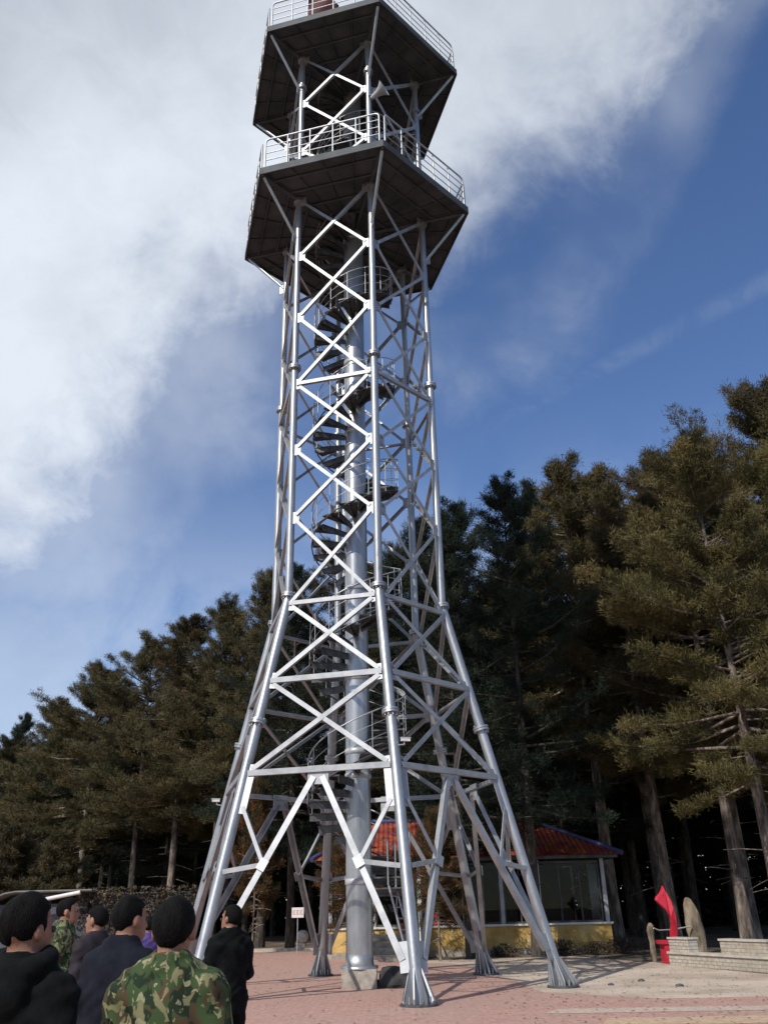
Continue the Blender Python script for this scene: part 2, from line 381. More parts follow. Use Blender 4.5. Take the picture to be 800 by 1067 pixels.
tag(far_bars.build('far_side_bars', M['steel_brace'], tower), kind='stuff'); tag(far_plates.build('far_side_plates', M['steel_brace'], tower), kind='stuff')

def deck(z0, nposts, name):
    mb = MB(); hexa = [tuple((dirk(i)*RP).xy) for i in range(6)]
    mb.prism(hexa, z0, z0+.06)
    # ring channel round the edge, joists under the plates
    for i in range(6):
        p, q = dirk(i)*RP, dirk((i+1) % 6)*RP; n = ((p+q)*.5).normalized(); t = (q-p).normalized()
        c = (p+q)*.5 + Vector((0,0,z0+.03)); mb.plate(c - n*.02, t, (0,0,1), (q-p).length/2-.01, .13, .05)
    for i in range(6):
        d = dirk(i); mb.tube(d*.45 + Vector((0,0,z0-.09)), d*(RP-.1) + Vector((0,0,z0-.09)), .07, n=6)
        p, q = dirk(i), dirk((i+1) % 6)
        for f in (.3, .5, .7, .87):
            mb.tube(p*(RP*f) + Vector((0,0,z0-.05)), q*(RP*f) + Vector((0,0,z0-.05)), .042, n=6)
        n = ((p+q)*.5).normalized()
        for f in (-.6, -.3, 0, .3, .6):
            t = (q-p).normalized(); s = n*(RP*.28) + t*(f*RP*.28*1.1); e = n*(RP*.85) + t*(f*RP*.85)
            mb.tube(s + Vector((0,0,z0-.03)), e + Vector((0,0,z0-.03)), .028, n=5)
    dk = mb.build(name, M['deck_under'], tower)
    for i in range(6):
        d = dirk(i); m1 = MB(); m1.tube(d*(RP-.12) + Vector((0,0,z0-.05)), legp(i, z0-1.75) + d*.06, .05, n=10)
        m1.plate(legp(i, z0-1.75) + d*.12, d, (0,0,1), .1, .16, .03)
        m1.build('corner_strut', M['steel_leg'], dk)
    for i in range(6):
        p, q = dirk(i)*(RP-.06), dirk((i+1) % 6)*(RP-.06); t = (q-p).normalized()
        p = p + t*.10; q = q - t*.10; z1 = z0+.16
        m1 = MB(); H = 1.22
        pts = [p + Vector((0,0,z1)), p + Vector((0,0,z1+H-.12)), p + t*.04 + Vector((0,0,z1+H-.03)), p + t*.13 + Vector((0,0,z1+H)),
               q - t*.13 + Vector((0,0,z1+H)), q - t*.04 + Vector((0,0,z1+H-.03)), q + Vector((0,0,z1+H-.12)), q + Vector((0,0,z1))]
        m1.path(pts, .028, 8)
        for h in (.33, .63, .93): m1.tube(p + Vector((0,0,z1+h)), q + Vector((0,0,z1+h)), .016, n=6)
        for k in range(1, nposts):
            c = p.lerp(q, k/nposts); m1.tube(c + Vector((0,0,z1)), c + Vector((0,0,z1+H)), .024, n=8)
        m1.build('railing', M['steel_rail'], dk)
    return dk
deck(ZM, 5, 'lower_deck'); deck(ZT, 5, 'upper_deck')

# cabin of plates round the core between the decks (dark centre seen from below)
RC = .315
cm = MB(); cm.lathe([(RC, .45), (RC, 30.2)], n=32)
column = cm.build('central_column', M['steel_column'], tower)
for z in (2.25, 4.7, 5.3, 7.2, 9.7, 12.2, 14.7, 17.2, 19.7, 22.2, 24.7, 27.2):
    b = MB(); b.lathe([(RC+.004, z-.07), (RC+.022, z-.06), (RC+.022, z+.06), (RC+.004, z+.07)], n=32); b.build('band', M['horn_grey'], column)
b = MB(); b.box(-.40, .40, -.40, .40, .008, .40); b.build('column_footing', M['concrete'], tower)
b = MB(); b.lathe([(RC+.12, .40), (RC+.12, .46), (RC+.02, .462), (RC+.005, .7)], n=24); b.build('column_base_ring', M['steel_leg'], tower)

b = MB(); l0, l1 = Vector((1.35,-.55,.01)), Vector((.80,-.36,2.15)); sd = Vector((.32,.95,0))*.26
for k in (-1, 1): b.tube(l0+sd*k, l1+sd*k, .028); b.tube(l1+sd*k*1.1, l1+sd*k*1.1 + Vector((0,0,1)), .02)
for k in range(1, 9): q = l0.lerp(l1, k/9); b.tube(q-sd, q+sd, .018)
b.build('entry_ladder', M['steel_leg'], tower)
# spiral stair: counter-clockwise going up, one turn in 3.5 m
PITCH, RO = 3.5, 1.24
def sang(z): return -R(102) + 2*math.pi*(z-1.3)/PITCH
def tread_mesh():
    mb = MB(); w = R(27)
    n = 4; vs = []
    for zz in (-.035, 0):
        for k in range(n+1):
            t = -w/2 + w*k/n; vs.append((RC*math.cos(t)*.98, RC*math.sin(t)*.98, zz))
        for k in range(n+1):
            t = -w/2 + w*k/n; vs.append((RO*math.cos(t), RO*math.sin(t), zz))
    m = n+1; fs = []
    for k in range(n):
        fs.append((k, k+1, m+k+1, m+k)); fs.append((2*m+k, 2*m+m+k, 2*m+m+k+1, 2*m+k+1))
        fs.append((m+k, m+k+1, 3*m+k+1, 3*m+k)); fs.append((k+1, k, 2*m+k, 2*m+k+1))
    fs += [(0, m, 3*m, 2*m), (m+n, n, 2*m+n, 3*m+n)]
    mb.add(vs, fs)
    mb.plate(((RC+RO)/2*math.cos(w*.46), (RC+RO)/2*math.sin(w*.46), -.11), (math.cos(w*.46), math.sin(w*.46), 0), (0,0,1), (RO-RC)/2-.01, .075, .012)
    mb.box(RC*.98, RO, -.02, .02, -.10, -.036)       # rib under the tread
    return mb.mesh('tread', M['tread'])
tm = tread_mesh()
def flight(name, za, zb, rise):
    mb = MB()
    zs = []; z = za
    while z < zb: zs.append(z); z += rise
    pts = lambda h, r: [Vector((r*math.cos(sang(q)), r*math.sin(sang(q)), q+h)) for q in np.arange(za, zb-.2, .13)]
    mb.path(pts(-.05, RO+.015), .02, 6)
    o = mb.build(name, M['tread'], tower)
    rl = MB(); rl.path(pts(.98, RO+.02), .018, 6); rl.path(pts(.66, RO+.02), .009, 5); rl.path(pts(.33, RO+.02), .009, 5)
    for q in zs:
        c = Vector((math.cos(sang(q))*(RO+.02), math.sin(sang(q))*(RO+.02), q)); rl.tube(c - Vector((0,0,.06)), c + Vector((0,0,.98)), .011, n=6)
    rl.build('handrail', M['steel_rail'], o)
    for q in zs:
        t = link_mesh('tread', tm, None, o); t.location = (0, 0, q); t.rotation_euler = (0, 0, sang(q))
    return o
flight('lower_spiral_stair', 2.1, 22.45, .25)
flight('upper_spiral_stair', 22.75, 29.1, .3)

# fixtures on the tower
def at_tower(v): return (CX+v.x, CY+v.y, v.z)
hs = tag(empty('horn_speaker', at_tower(legp(1, 26.3) + dirk(1)*.12 + Vector((.06,0,0)))), 'round grey horn loudspeaker on the front leg between the two decks', 'loudspeaker')
b = MB(); prof = [(.06,-.28),(.08,-.2),(.10,-.05),(.16,.12),(.27,.26),(.285,.265),(.26,.25),(.12,.1),(.02,.06)]
b.lathe(prof, n=24); me = b.mesh('horn', M['horn_grey']); me.transform(Matrix.Rotation(R(70), 4, 'Y') @ Matrix.Rotation(R(30), 4, 'X')); h = link_mesh('horn', me, None, hs); h.location = (.22, -.1, 0)
b = MB(); b.tube((-.1,0,0), (.22,-.1,0), .03); b.tube((.1,-.05,-.2), (.1,-.05,.2), .025); b.build('bracket', M['steel_dark'], hs)

def security_cam(loc, label, aim):
    c = tag(empty('security_camera', loc, aim), label, 'camera', 'cameras on the tower legs'); c.scale = (.62, .62, .62)
    b = MB(); b.box(-.16, .16, -.055, .055, -.055, .055); b.box(-.19, .18, -.07, .07, .057, .072); b.build('housing', M['white_plastic'], c)
    b = MB(); b.tube((-.165,0,0), (-.19,0,0), .045, n=14); b.build('lens', M['black_rubber'], c)
    b = MB(); b.tube((.05,0,-.057), (.05,0,-.17), .022); b.tube((.05,0,-.17), (.28,0,-.2), .022); b.build('mount', M['horn_grey'], c)
security_cam(at_tower(legp(1, 4.95) + Vector((.26, -.08, .05))), 'white box camera on the front middle leg just above the wide crosspiece', R(-160))
security_cam(at_tower(legp(5, 4.25) + Vector((-.28, -.07, .05))), 'white camera sticking out from the rear left leg against the dark pines', R(20))

fl = tag(empty('flag', (CX-1.55, CY-2.15, ZT+.1)), 'dark red flag bundle lashed to the top deck railing', 'flag')
b = MB(); b.tube((0,0,0), (.1,-.1,2.8), .022); b.build('staff', M['steel_rail'], fl)
V = []; F = []
for i in range(13):
    for j in range(9):
        s, t = i/12, j/8; V.append((.09 + s*1.1*(1-.35*t), -.1 + .09*math.sin(7*s+3*t), 2.75 - t*1.35 - s*.75 + .05*math.sin(9*s)))
for i in range(12):
    for j in range(8): F.append((i*9+j, i*9+j+1, (i+1)*9+j+1, (i+1)*9+j))
me = np_mesh('cloth', V, F, M['cloth_red'], True); o = link_mesh('cloth', me, None, fl); sm = o.modifiers.new('thick', 'SOLIDIFY'); sm.thickness = .01

# ------------------------------------------------------------------ pavilion
bld = tag(empty('glass_pavilion', (2.85, 36.0, 0)), 'low glazed pavilion with red tiled hip roof and yellow base wall under the pines', 'building')
W2, DEP = 5.35, 6.2                                           # half width, depth; local origin at middle of the front wall
b = MB(); b.box(-W2, W2, 0, DEP, 0, .22); b.build('plinth', M['concrete'], bld)
b = MB()
b.box(-W2, W2, .0, .24, .222, .98); b.box(-W2, W2, DEP-.24, DEP, .222, .98); b.box(-W2, -W2+.24, .242, DEP-.242, .222, .98); b.box(W2-.24, W2, .242, DEP-.242, .222, .98)
b.build('base_wall', M['yellow_wall'], bld)
b = MB(); b.box(-W2-.07, W2+.07, -.07, .3, .982, 1.05); b.box(W2-.3, W2+.07, .302, DEP, .982, 1.05); b.box(-W2-.07, -W2+.3, .302, DEP, .982, 1.05); b.build('sill', M['white_paint'], bld)
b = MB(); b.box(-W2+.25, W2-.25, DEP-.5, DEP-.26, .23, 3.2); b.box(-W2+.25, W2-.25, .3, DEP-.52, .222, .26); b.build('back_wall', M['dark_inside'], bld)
for x in (-W2+.09, -3.6, -1.85, -.1, 1.3, 2.7, W2-.09):
    b = MB(); w = .10 if x in (2.7,) else .07; b.box(x-w, x+w, .04, .2, 1.052, 3.28); b.build('pillar', M['white_paint'] if x in (2.7, -1.85) else M['frame_grey'], bld)
xs = [-W2+.16, -3.6, -1.85, -.1, 1.3, 2.7, W2-.16]
for x0, x1 in zip(xs[:-1], xs[1:]):
    b = MB(); x0 += .075; x1 -= .075
    b.box(x0, x1, .09, .15, 1.052, 1.12); b.box(x0, x1, .09, .15, 3.15, 3.22); b.box(x0, x0+.05, .09, .15, 1.122, 3.148); b.box(x1-.05, x1, .09, .15, 1.122, 3.148)
    k = 2 if x1-x0 < 2 else 3
    for j in range(1, k): c = x0 + (x1-x0)*j/k; b.box(c-.025, c+.025, .092, .148, 1.122, 3.148)
    wn = b.build('window', M['steel_dark'], bld)
    b = MB(); b.box(x0+.04, x1-.04, .115, .125, 1.11, 3.16); b.build('pane', M['glass'], wn)
for x in (-W2+.12, W2-.12):
    b = MB(); b.box(x-.006, x+.006, .3, DEP-.3, 1.06, 3.2); b.build('side_pane', M['glass'], bld)
for cx in (-4.9, 4.95):
    V = []; F = []; n = 26
    for i in range(n):
        x = cx - .16 + .32*i/(n-1); y = .55 + .05*math.sin(i*1.25)
        V += [(x, y, 1.0), (x, y, 3.1)]
    for i in range(n-1): F.append((2*i, 2*i+2, 2*i+3, 2*i+1))
    me = np_mesh('curtain', V, F, M['frame_grey'], True); o = link_mesh('curtain', me, None, bld); o.modifiers.new('t', 'SOLIDIFY').thickness = .01
b = MB(); b.box(-W2-.45, W2+.45, -.45, DEP+.45, 3.285, 3.40); b.build('eaves', M['steel_dark'], bld)
e = .6; x0, x1, y0, y1 = -W2-e, W2+e, -e, DEP+e; zr, ze = 5.05, 3.405; rx = W2-2.0; ym = DEP/2
b = MB()
b.add([(x0,y0,ze),(x1,y0,ze),(x1,y1,ze),(x0,y1,ze),(-rx-.3,ym,zr),(rx-.5,ym,zr)], [(0,1,5,4),(1,2,5),(2,3,4,5),(3,0,4),(3,2,1,0)])
roof = b.build('roof', M['roof_red'], bld)
b = MB(); P = [(x0,y0,ze),(x1,y0,ze),(x1,y1,ze),(x0,y1,ze)]; ra, rb = (-rx-.3,ym,zr), (rx-.5,ym,zr)
for p, q in ((ra, rb), (P[1], rb), (P[2], rb), (P[0], ra), (P[3], ra)): b.tube(Vector(p)+Vector((0,0,.03)), Vector(q)+Vector((0,0,.03)), .10, n=8)
b.build('ridge_tiles', M['roof_blue'], roof)
# entrance steps with railing, left part of the front
st = tag(empty('entrance_steps', (-.2, 33.6, 0)), 'short concrete steps with grey handrails in front of the yellow wall', 'steps')
b = MB()
for k in range(4): b.box(-1.2, 1.2, .0 + .42*k, 2.3, .012 + .2*k, .21 + .2*k - .002*0) if k == 0 else b.box(-1.2, 1.2, .42*k, 2.3, .212 + .2*(k-1), .212 + .2*k - .001)
b.build('treads', M['concrete'], st)
for x in (-1.12, 1.12):
    b = MB()
    b.path([(x,.05,.0),(x,.05,.95),(x,1.4,1.65),(x,2.25,1.65)], .028, 8); b.path([(x,.05,.55),(x,1.4,1.25),(x,2.25,1.25)], .02, 8)
    for k in range(9):
        y = .05 + 2.2*k/8; zt = .95 + .7*min(1, max(0, (y-.05)/1.35)); b.tube((x,y,.2), (x,y,zt), .014, n=6)
    b.build('railing', M['steel_rail'], st)
def flower_pot(x, y, lab, r_):
    p = tag(empty('flower_pot', (x, y, .812)), lab, 'flower pot', 'flower pots by the entrance steps')
    b = MB(); b.lathe([(.15,.004),(.2,.3),(.23,.31),(.23,.36),(.19,.36),(.18,.32)], n=20); b.build('pot', M['terracotta'] if r_ else M['white_paint'], p)
    rr = random.Random(int(x*100)); V = []; F = []
    for k in range(170):
        d = Vector((rr.gauss(0,1), rr.gauss(0,1), abs(rr.gauss(0,1))+.2)).normalized(); c = Vector((0,0,.36)) + d*rr.uniform(.03,.34)
        u = Vector((rr.gauss(0,1), rr.gauss(0,1), rr.gauss(0,1))).normalized()*.05; w = d*.09; n0 = len(V)
        V += [c-u, c+u, c+w]; F.append((n0, n0+1, n0+2))
    link_mesh('leaves', np_mesh('leaves', V, F, M['needle_green']), None, p)
flower_pot(-.95, 35.3, 'white flower pot with leafy plant on the top entrance step', 0)
flower_pot(.45, 35.3, 'terracotta flower pot with leafy plant on the top entrance step', 1)
rb = tag(empty('red_box', (1.62, 35.985, 1.053)), 'small red box standing on the white sill of the pavilion', 'box')
b = MB(); b.box(-.14, .14, -.05, .04, 0, .42); b.build('case', M['red_paint'], rb); b = MB(); b.box(-.15, .15, -.055, .045, .422, .47); b.build('lid', M['red_paint'], rb)
for k_, (x_, y_, w_, lb_) in enumerate(((4.0, 35.0, .55, 'dry brown shrub below the yellow wall between the two trunks'), (6.1, 34.9, .7, 'dry brown shrub below the middle of the right hand window'), (7.3, 34.8, .6, 'dry brown shrub under the right end of the pavilion sill'), (8.35, 35.2, .8, 'largest dry brown shrub at the corner of the pavilion'))):
    p_ = tag(empty('dry_shrub', (x_, y_, 0)), lb_, 'shrub', 'dry shrubs before the pavilion'); r_ = np.random.RandomState(60+k_)
    b = MB()
    for q_ in range(26):
        a_ = r_.uniform(0, 6.28); e_ = np.array([math.cos(a_)*r_.uniform(.2,1)*w_, math.sin(a_)*r_.uniform(.2,.8)*w_, r_.uniform(.2,.75)*w_*1.1]); b.path([(0,0,-.02), e_*[.35,.35,.6], e_], [.014,.009,.004], 4)
    b.build('twigs', M['bark_shaded'], p_)
    n_ = 1500; c_ = r_.normal(size=(n_,3)); c_ /= np.linalg.norm(c_,axis=1)[:,None]; c_ *= (r_.rand(n_)**.5)[:,None]*[w_*1.05, w_*.8, w_*.75]; c_[:,2] = np.abs(c_[:,2])+.03
    u_ = r_.normal(size=(n_,3)); u_ /= np.linalg.norm(u_,axis=1)[:,None]; v_ = np.cross(u_, r_.normal(size=(n_,3))); v_ /= np.linalg.norm(v_,axis=1)[:,None]; s_ = r_.uniform(.02,.05,n_)[:,None]
    link_mesh('leaves', np_mesh('leaves', np.stack([c_-u_*s_, c_+v_*s_*.5, c_+u_*s_, c_-v_*s_*.5],1).reshape(-1,3), np.arange(4*n_).reshape(-1,4), M['dry_leaf']), None, p_)

# notice sign on a post
sg = tag(empty('notice_sign', (-4.15, 41, 0)), 'small white notice sign on a thin post before the trunks', 'sign')
b = MB(); b.tube((0,0,0), (0,0,1.45), .022); b.build('post', M['frame_grey'], sg)
b = MB(); b.box(-.26, .26, -.045, -.025, 1.42, 1.82); sp = b.build('board', M['white_paint'], sg)
b = MB()
for k, cx in enumerate((-.15, 0, .15)):
    b.box(cx-.05, cx+.05, -.052, -.046, 1.69, 1.705); b.box(cx-.008, cx+.008, -.052, -.046, 1.57, 1.688); b.box(cx-.055, cx+.055, -.052, -.046, 1.55, 1.568); b.box(cx-.055, cx-.04, -.052, -.046, 1.59, 1.66)
b.build('lettering', M['sign_red'], sp)
b = MB(); b.lathe([(.16,.14),(.18,.28),(.12,.34),(.09,.36),(.2,.42),(.27,.55),(.27,.68),(.2,.82),(.08,.88)], n=22)
o = b.build('stone_ball', M['pale_stone']); o.location = (-4.25, 44.51, 0); tag(o, 'pale round stone finial sitting on the far kerb', 'stone ball')

# ------------------------------------------------------------------ right side: low brick wall, sculpture, stone
a0 = Vector((7.92, 28.0, 0)); a1 = Vector((10.5, 20.4, 0)); wd = (a1-a0); WL = wd.length; ang = math.atan2(wd.y, wd.x)
wall = tag(empty('low_brick_wall', a0, ang), 'low pale brick wall with taller piers along the sandy apron', 'wall')
b = MB(); b.box(0, WL, 0, .36, .0, .30); b.build('wall_base', M['white_brick'], wall)
b = MB(); b.box(-.03, WL+.03, -.04, .40, .302, .36); b.build('coping', M['coping'], wall)
for s0, s1, h in ((.05, .95, .62), (2.35, 4.15, .62), (4.62, 6.3, .62), (6.7, 8.2, .62)):
    b = MB(); b.box(s0, s1, .03, .35, .362, h+.06); pr = b.build('pier', M['white_brick'], wall)
    b = MB(); b.box(s0-.03, s1+.03, 0, .38, h+.062, h+.11); b.build('pier_cap', M['coping'], pr)

scu = tag(empty('red_sculpture', (8.28, 28.9, 0)), 'glossy red ribbon shaped sculpture on a red block by the brick wall', 'sculpture')
b = MB(); b.box(-.26, .26, -.26, .26, 0, .52); b.box(-.36, .28, -.30, .30, .522, .62); b.build('pedestal', M['red_paint'], scu)
# ribbon: a thick twisting flame outline
ol = [(.18,.62),(.05,.63),(.06,.85),(.10,1.05),(.08,1.25),(-.02,1.42),(-.18,1.58),(-.30,1.72),(-.27,1.80),(-.12,1.92),(-.04,2.02),(.02,2.12),(.05,1.98),(.12,1.86),(.19,1.68),(.22,1.50),(.25,1.28),(.28,1.08),(.28,.92),(.25,.78),(.22,.63)]
n = len(ol); L = []
for k, (yy, s) in enumerate(((-.09,.86),(-.05,1.0),(.05,1.0),(.09,.86))):
    cx = sum(p[0] for p in ol)/n
    for x, z in ol: L.append((x*s + (1-s)*(.1 if z < 1.5 else -.02), yy*(1.2 if z < .9 else 1) + .10*math.sin(z*3.2), z if z < .7 else .62+(z-.62)*(1-(1-s)*.05)))
fs = [tuple(range(n)), tuple(range(4*n-1, 3*n-1, -1))]
for k in range(3):
    for i in range(n): fs.append((k*n+(i+1) % n, k*n+i, (k+1)*n+i, (k+1)*n+(i+1) % n))
b = MB(); b.add(L, fs, False); b.build('ribbon', M['red_paint'], scu)

def rock_mesh(name, prof, seed, m, squash=.6, jit=.05):
    rr = np.random.RandomState(seed); n = 18; V = []; F = []
    ph = rr.rand(6)*6
    for j, (cx, w, z) in enumerate(prof):
        for k in range(n):
            t = 2*math.pi*k/n; q = 1 + .10*math.sin(2*t+ph[0]+z*2) + .07*math.sin(5*t+ph[1]+z*4) + jit*rr.randn()
            V.append((cx + w*q*math.cos(t), w*squash*q*math.sin(t), z))
    for j in range(len(prof)-1):
        for k in range(n): F.append((j*n+k, j*n+(k+1) % n, (j+1)*n+(k+1) % n, (j+1)*n+k))
    mb = MB(); mb.add(V, F); mb.add(V, [tuple(range(n-1,-1,-1)), tuple(range((len(prof)-1)*n, len(prof)*n))])
    return mb.build(name, m)
o = rock_mesh('standing_stone', [(.10,.20,0),(.09,.28,.2),(.07,.32,.45),(.03,.33,.75),(-.02,.31,1.05),(-.05,.27,1.35),(-.09,.21,1.58),(-.13,.13,1.74),(-.15,.05,1.79)], 4, M['rock'])
o.location = (9.80, 31.2, 0); o.scale = (.78, .8, 1); tag(o, 'tall tan standing stone leaning behind a gap in the brick wall', 'stone')
o = rock_mesh('stone_post', [(0,.10,0),(0,.11,.3),(.01,.09,.6),(0,.10,.75),(0,.13,.95),(.02,.12,1.1),(.02,.05,1.2)], 9, M['rock'], .9)
o.location = (8.0, 29.9, 0); o.scale = (.8, .8, .9); tag(o, 'weathered tan stone post at the left of the red sculpture', 'post')
b = MB(); b.path([(8.0+.08, 29.82, .93), (8.3, 30.0, .86), (8.9, 30.6, .86), (9.62, 30.98, .93)], .022, 6)
tag(b.build('rope', M['pale_stone']), 'pale rope strung between the stone post and the standing stone', 'rope')
o = rock_mesh('black_tarp', [(-.1,.62,.012),(-.08,.60,.08),(-.12,.46,.2),(-.2,.30,.34),(-.24,.20,.42),(-.25,.08,.45)], 77, M['black_rubber'], .5, .17)
o.location = (CX+.98, CY-.12, .0); tag(o, 'black crumpled tarp heaped on the paving beside the column footing', 'tarp')
for k, (x, y, s, lb) in enumerate(((4.75, 21.6, .10, 'dark loose stone on the sand, the leftmost of three'), (5.65, 22.5, .11, 'dark loose stone on the sand between two others'), (6.05, 20.9, .12, 'dark loose stone on the sand nearest the brick wall'))):
    o = rock_mesh('loose_stone', [(0,.6*s,0),(0,.75*s,.15*s),(0,.55*s,.35*s),(.1*s,.2*s,.45*s)], 20+k, M['steel_dark']); o.location = (x, y, .004); tag(o, lb, 'stone', 'loose stones on the sand')

# ------------------------------------------------------------------ left side: shed and leafy fence
sh = tag(empty('curved_roof_shed', (-11.6, 30.5, 0)), 'dark shed with curved roof and pale edge behind the crowd', 'shed')
b = MB(); b.box(-1.9, 1.7, 0, 2.4, 0, 2.05); b.build('wall', M['shed_wall'], sh)
pts = []
for k in range(13):
    t = k/12; x = -2.3 + 4.2*t; z = 2.42 - 1.15*max(0, (.42-t)/.42)**2.0
    pts.append((x, z))
V = []; F = []
for x, z in pts: V += [(x, -.35, z), (x, 2.7, z), (x, -.35, z-.05), (x, 2.7, z-.05)]
for k in range(12):
    p, q = 4*k, 4*k+4; F += [(p, q, q+1, p+1), (p+2, p+3, q+3, q+2), (p, p+2, q+2, q), (p+1, q+1, q+3, p+3)]
F += [(0,1,3,2), (48,50,51,49)]
b = MB(); b.add(V, F); rf = b.build('roof', M['shed_roof'], sh)
b = MB(); b.path([(x, -.38, z+.0) for x, z in pts], .035, 6); b.build('roof_edge', M['shed_roof'], rf)
b = MB(); b.tube((.1,-.45,2.12), (1.55,-.45,2.36), .06, n=8); b.build('strip_lamp', M['white_paint'], sh)

fn = tag(empty('leafy_fence', (-8.3, 30.6, 0)), 'tall fence overgrown with dry brown leaves beside the dark shed', 'fence')
b = MB()
for x in (-1.75, -.6, .6, 1.75): b.tube((x,0,0), (x,0,2.35), .05)
for z in (.3, 1.3, 2.3): b.tube((-1.75,0,z), (1.75,0,z), .035)
b.box(-1.74, 1.74, .05, .08, .05, 2.3)
b.build('panel', M['steel_dark'], fn)
rs = np.random.RandomState(5); N = 5200
c = np.stack([rs.uniform(-1.95, 1.95, N), rs.normal(-.12, .12, N), np.minimum(2.5, 2.5*rs.beta(1.7, 1.0, N)+rs.normal(0,.05,N))], 1)
u = rs.normal(size=(N,3)); u /= np.linalg.norm(u, axis=1)[:,None]; w = np.cross(u, rs.normal(size=(N,3))); w /= np.linalg.norm(w, axis=1)[:,None]
s = rs.uniform(.03,.07,N)[:,None]
V = np.concatenate([c-u*s, c+w*s*.5, c+u*s, c-w*s*.5], 1).reshape(-1,3); F = np.arange(4*N).reshape(-1,4)
link_mesh('leaves', np_mesh('leaves', V, F, M['dry_leaf']), None, fn)

# ------------------------------------------------------------------ trees
def tree_meshes(seed, H, cb, RAD, mneedle, tufts_per=1.0, top_open=.5, shape=.75, bl=.25, ragged=.35):
    rr = np.random.RandomState(seed)
    tk = MB(); r0 = .0112*H + .02
    bend = rr.normal(0, .012*H, 2); pts = []; rad = []
    for k in range(11):
        t = k/10; pts.append((bend[0]*math.sin(t*2.2)*.6, bend[1]*math.sin(t*1.7)*.6, H*t*.97)); rad.append(max(.03, r0*(1-t)**.8 * (1 + .25*math.exp(-t*40))))
    tk.path(pts, rad, 10)
    def axis(z):
        t = min(1, z/(H*.97)); return np.array([bend[0]*math.sin(t*2.2)*.6, bend[1]*math.sin(t*1.7)*.6, z])
    # dead snags on the bare trunk
    for k in range(16):
        z = rr.uniform(.12, cb+.04)*H; a = rr.uniform(0, 6.283); L = rr.uniform(.3, 1.7); p = axis(z); d = np.array([math.cos(a), math.sin(a), rr.uniform(-.3,.25)])
        q = p + d*L*.6 + [0,0,-.05]; e = p + d*L + [0,0,-.1*L]; tk.path([p, q, e], [.028, .018, .006], 5)
    C = []; D = []; S = []
    z = cb*H
    while z < H*.985:
        t = (z/H - cb)/(1-cb)
        prof = (min(1, .55 + t*2.2)) * (1-t)**shape + .05
        nb = rr.randint(4, 7)
        for _ in range(nb):
            a = rr.uniform(0, 6.283); L = max(.35, RAD*prof*(1 + rr.normal(0, ragged))); L = min(L, RAD*1.35)
            up = -.12 + .95*t**1.6 + rr.normal(0, .12)
            d = np.array([math.cos(a), math.sin(a), up]); d /= np.linalg.norm(d)
            p0 = axis(z + rr.uniform(-.3, .3)); n = 6; bp = []
            for j in range(n+1):
                s = j/n; bp.append(p0 + d*L*s + np.array([0,0, .13*L*s*s*(1 if t > .25 else .3) - .10*L*s*(1-s)]))
            bp = np.array(bp)
            if L > .9: tk.path([bp[0], bp[3], bp[6]], [.012*L+.02, .008*L+.012, .006], 5)
            nt_ = max(3, int((7 + 9*L)*tufts_per))
            for _k in range(nt_):
                s = 1 - rr.beta(1.15, 1.6)*.85; x = s*n; j = min(n-1, int(x)); b0 = bp[j] + (bp[j+1]-bp[j])*(x-j)
                side = np.cross(d, [0,0,1]); side /= np.linalg.norm(side)+1e-9
                tw = rr.uniform(.05, .26)*L*(1.15-.55*s)+.12; sg_ = rr.choice([-1, 1])
                td = d*rr.uniform(.35, 1.0) + side*sg_*rr.uniform(.1, 1.0) + np.array([0,0,rr.uniform(-.05, .5)]); td /= np.linalg.norm(td)
                C.append(b0 + td*tw*rr.uniform(.4, 1.0)); D.append(td*.75 + np.array([0,0,.45+.5*t])); S.append(rr.uniform(.75, 1.25))
        z += rr.uniform(.42, .72)*(1-.35*t)*H/22
    # leader shoots at the very top: upright candles
    for k in range(int(26*top_open)+6):
        a = rr.uniform(0, 6.283); r = abs(rr.normal(0, .35)); zz = H*.97 - rr.uniform(0, .9) + (.5 if r < .15 else 0)
        p = np.array([math.cos(a)*r, math.sin(a)*r, zz]) + axis(H*.97)*[1,1,0]
        C.append(p); D.append(np.array([math.cos(a)*.25, math.sin(a)*.25, 1.0])); S.append(1.0)
    C = np.array(C); D = np.array(D); D /= np.linalg.norm(D, axis=1)[:,None]; S = np.array(S)
    nb = 26; N = len(C)*nb
    Cc = np.repeat(C, nb, 0); Dd = np.repeat(D, nb, 0); Ss = np.repeat(S, nb)
    dirs = Dd*.6 + rr.normal(0, .5, (N, 3)); dirs /= np.linalg.norm(dirs, axis=1)[:,None]
    root = Cc + rr.normal(0, .10, (N,3)); ln = (bl*rr.uniform(.65, 1.25, N)*Ss)[:,None]
    w = np.cross(dirs, rr.normal(size=(N,3))); w /= np.linalg.norm(w, axis=1)[:,None]; wd_ = (.0125*rr.uniform(.7,1.3,N))[:,None]
    mid = root + dirs*ln*.5
    V = np.stack([root, mid + w*wd_, root + dirs*ln, mid - w*wd_], 1).reshape(-1,3); F = np.arange(4*N).reshape(-1,4)
    return tk.mesh('trunk', M['bark_shaded' if mneedle in (M['needle_dark'], M['needle_green']) else 'bark']), np_mesh('crown', V, F, mneedle), len(F)

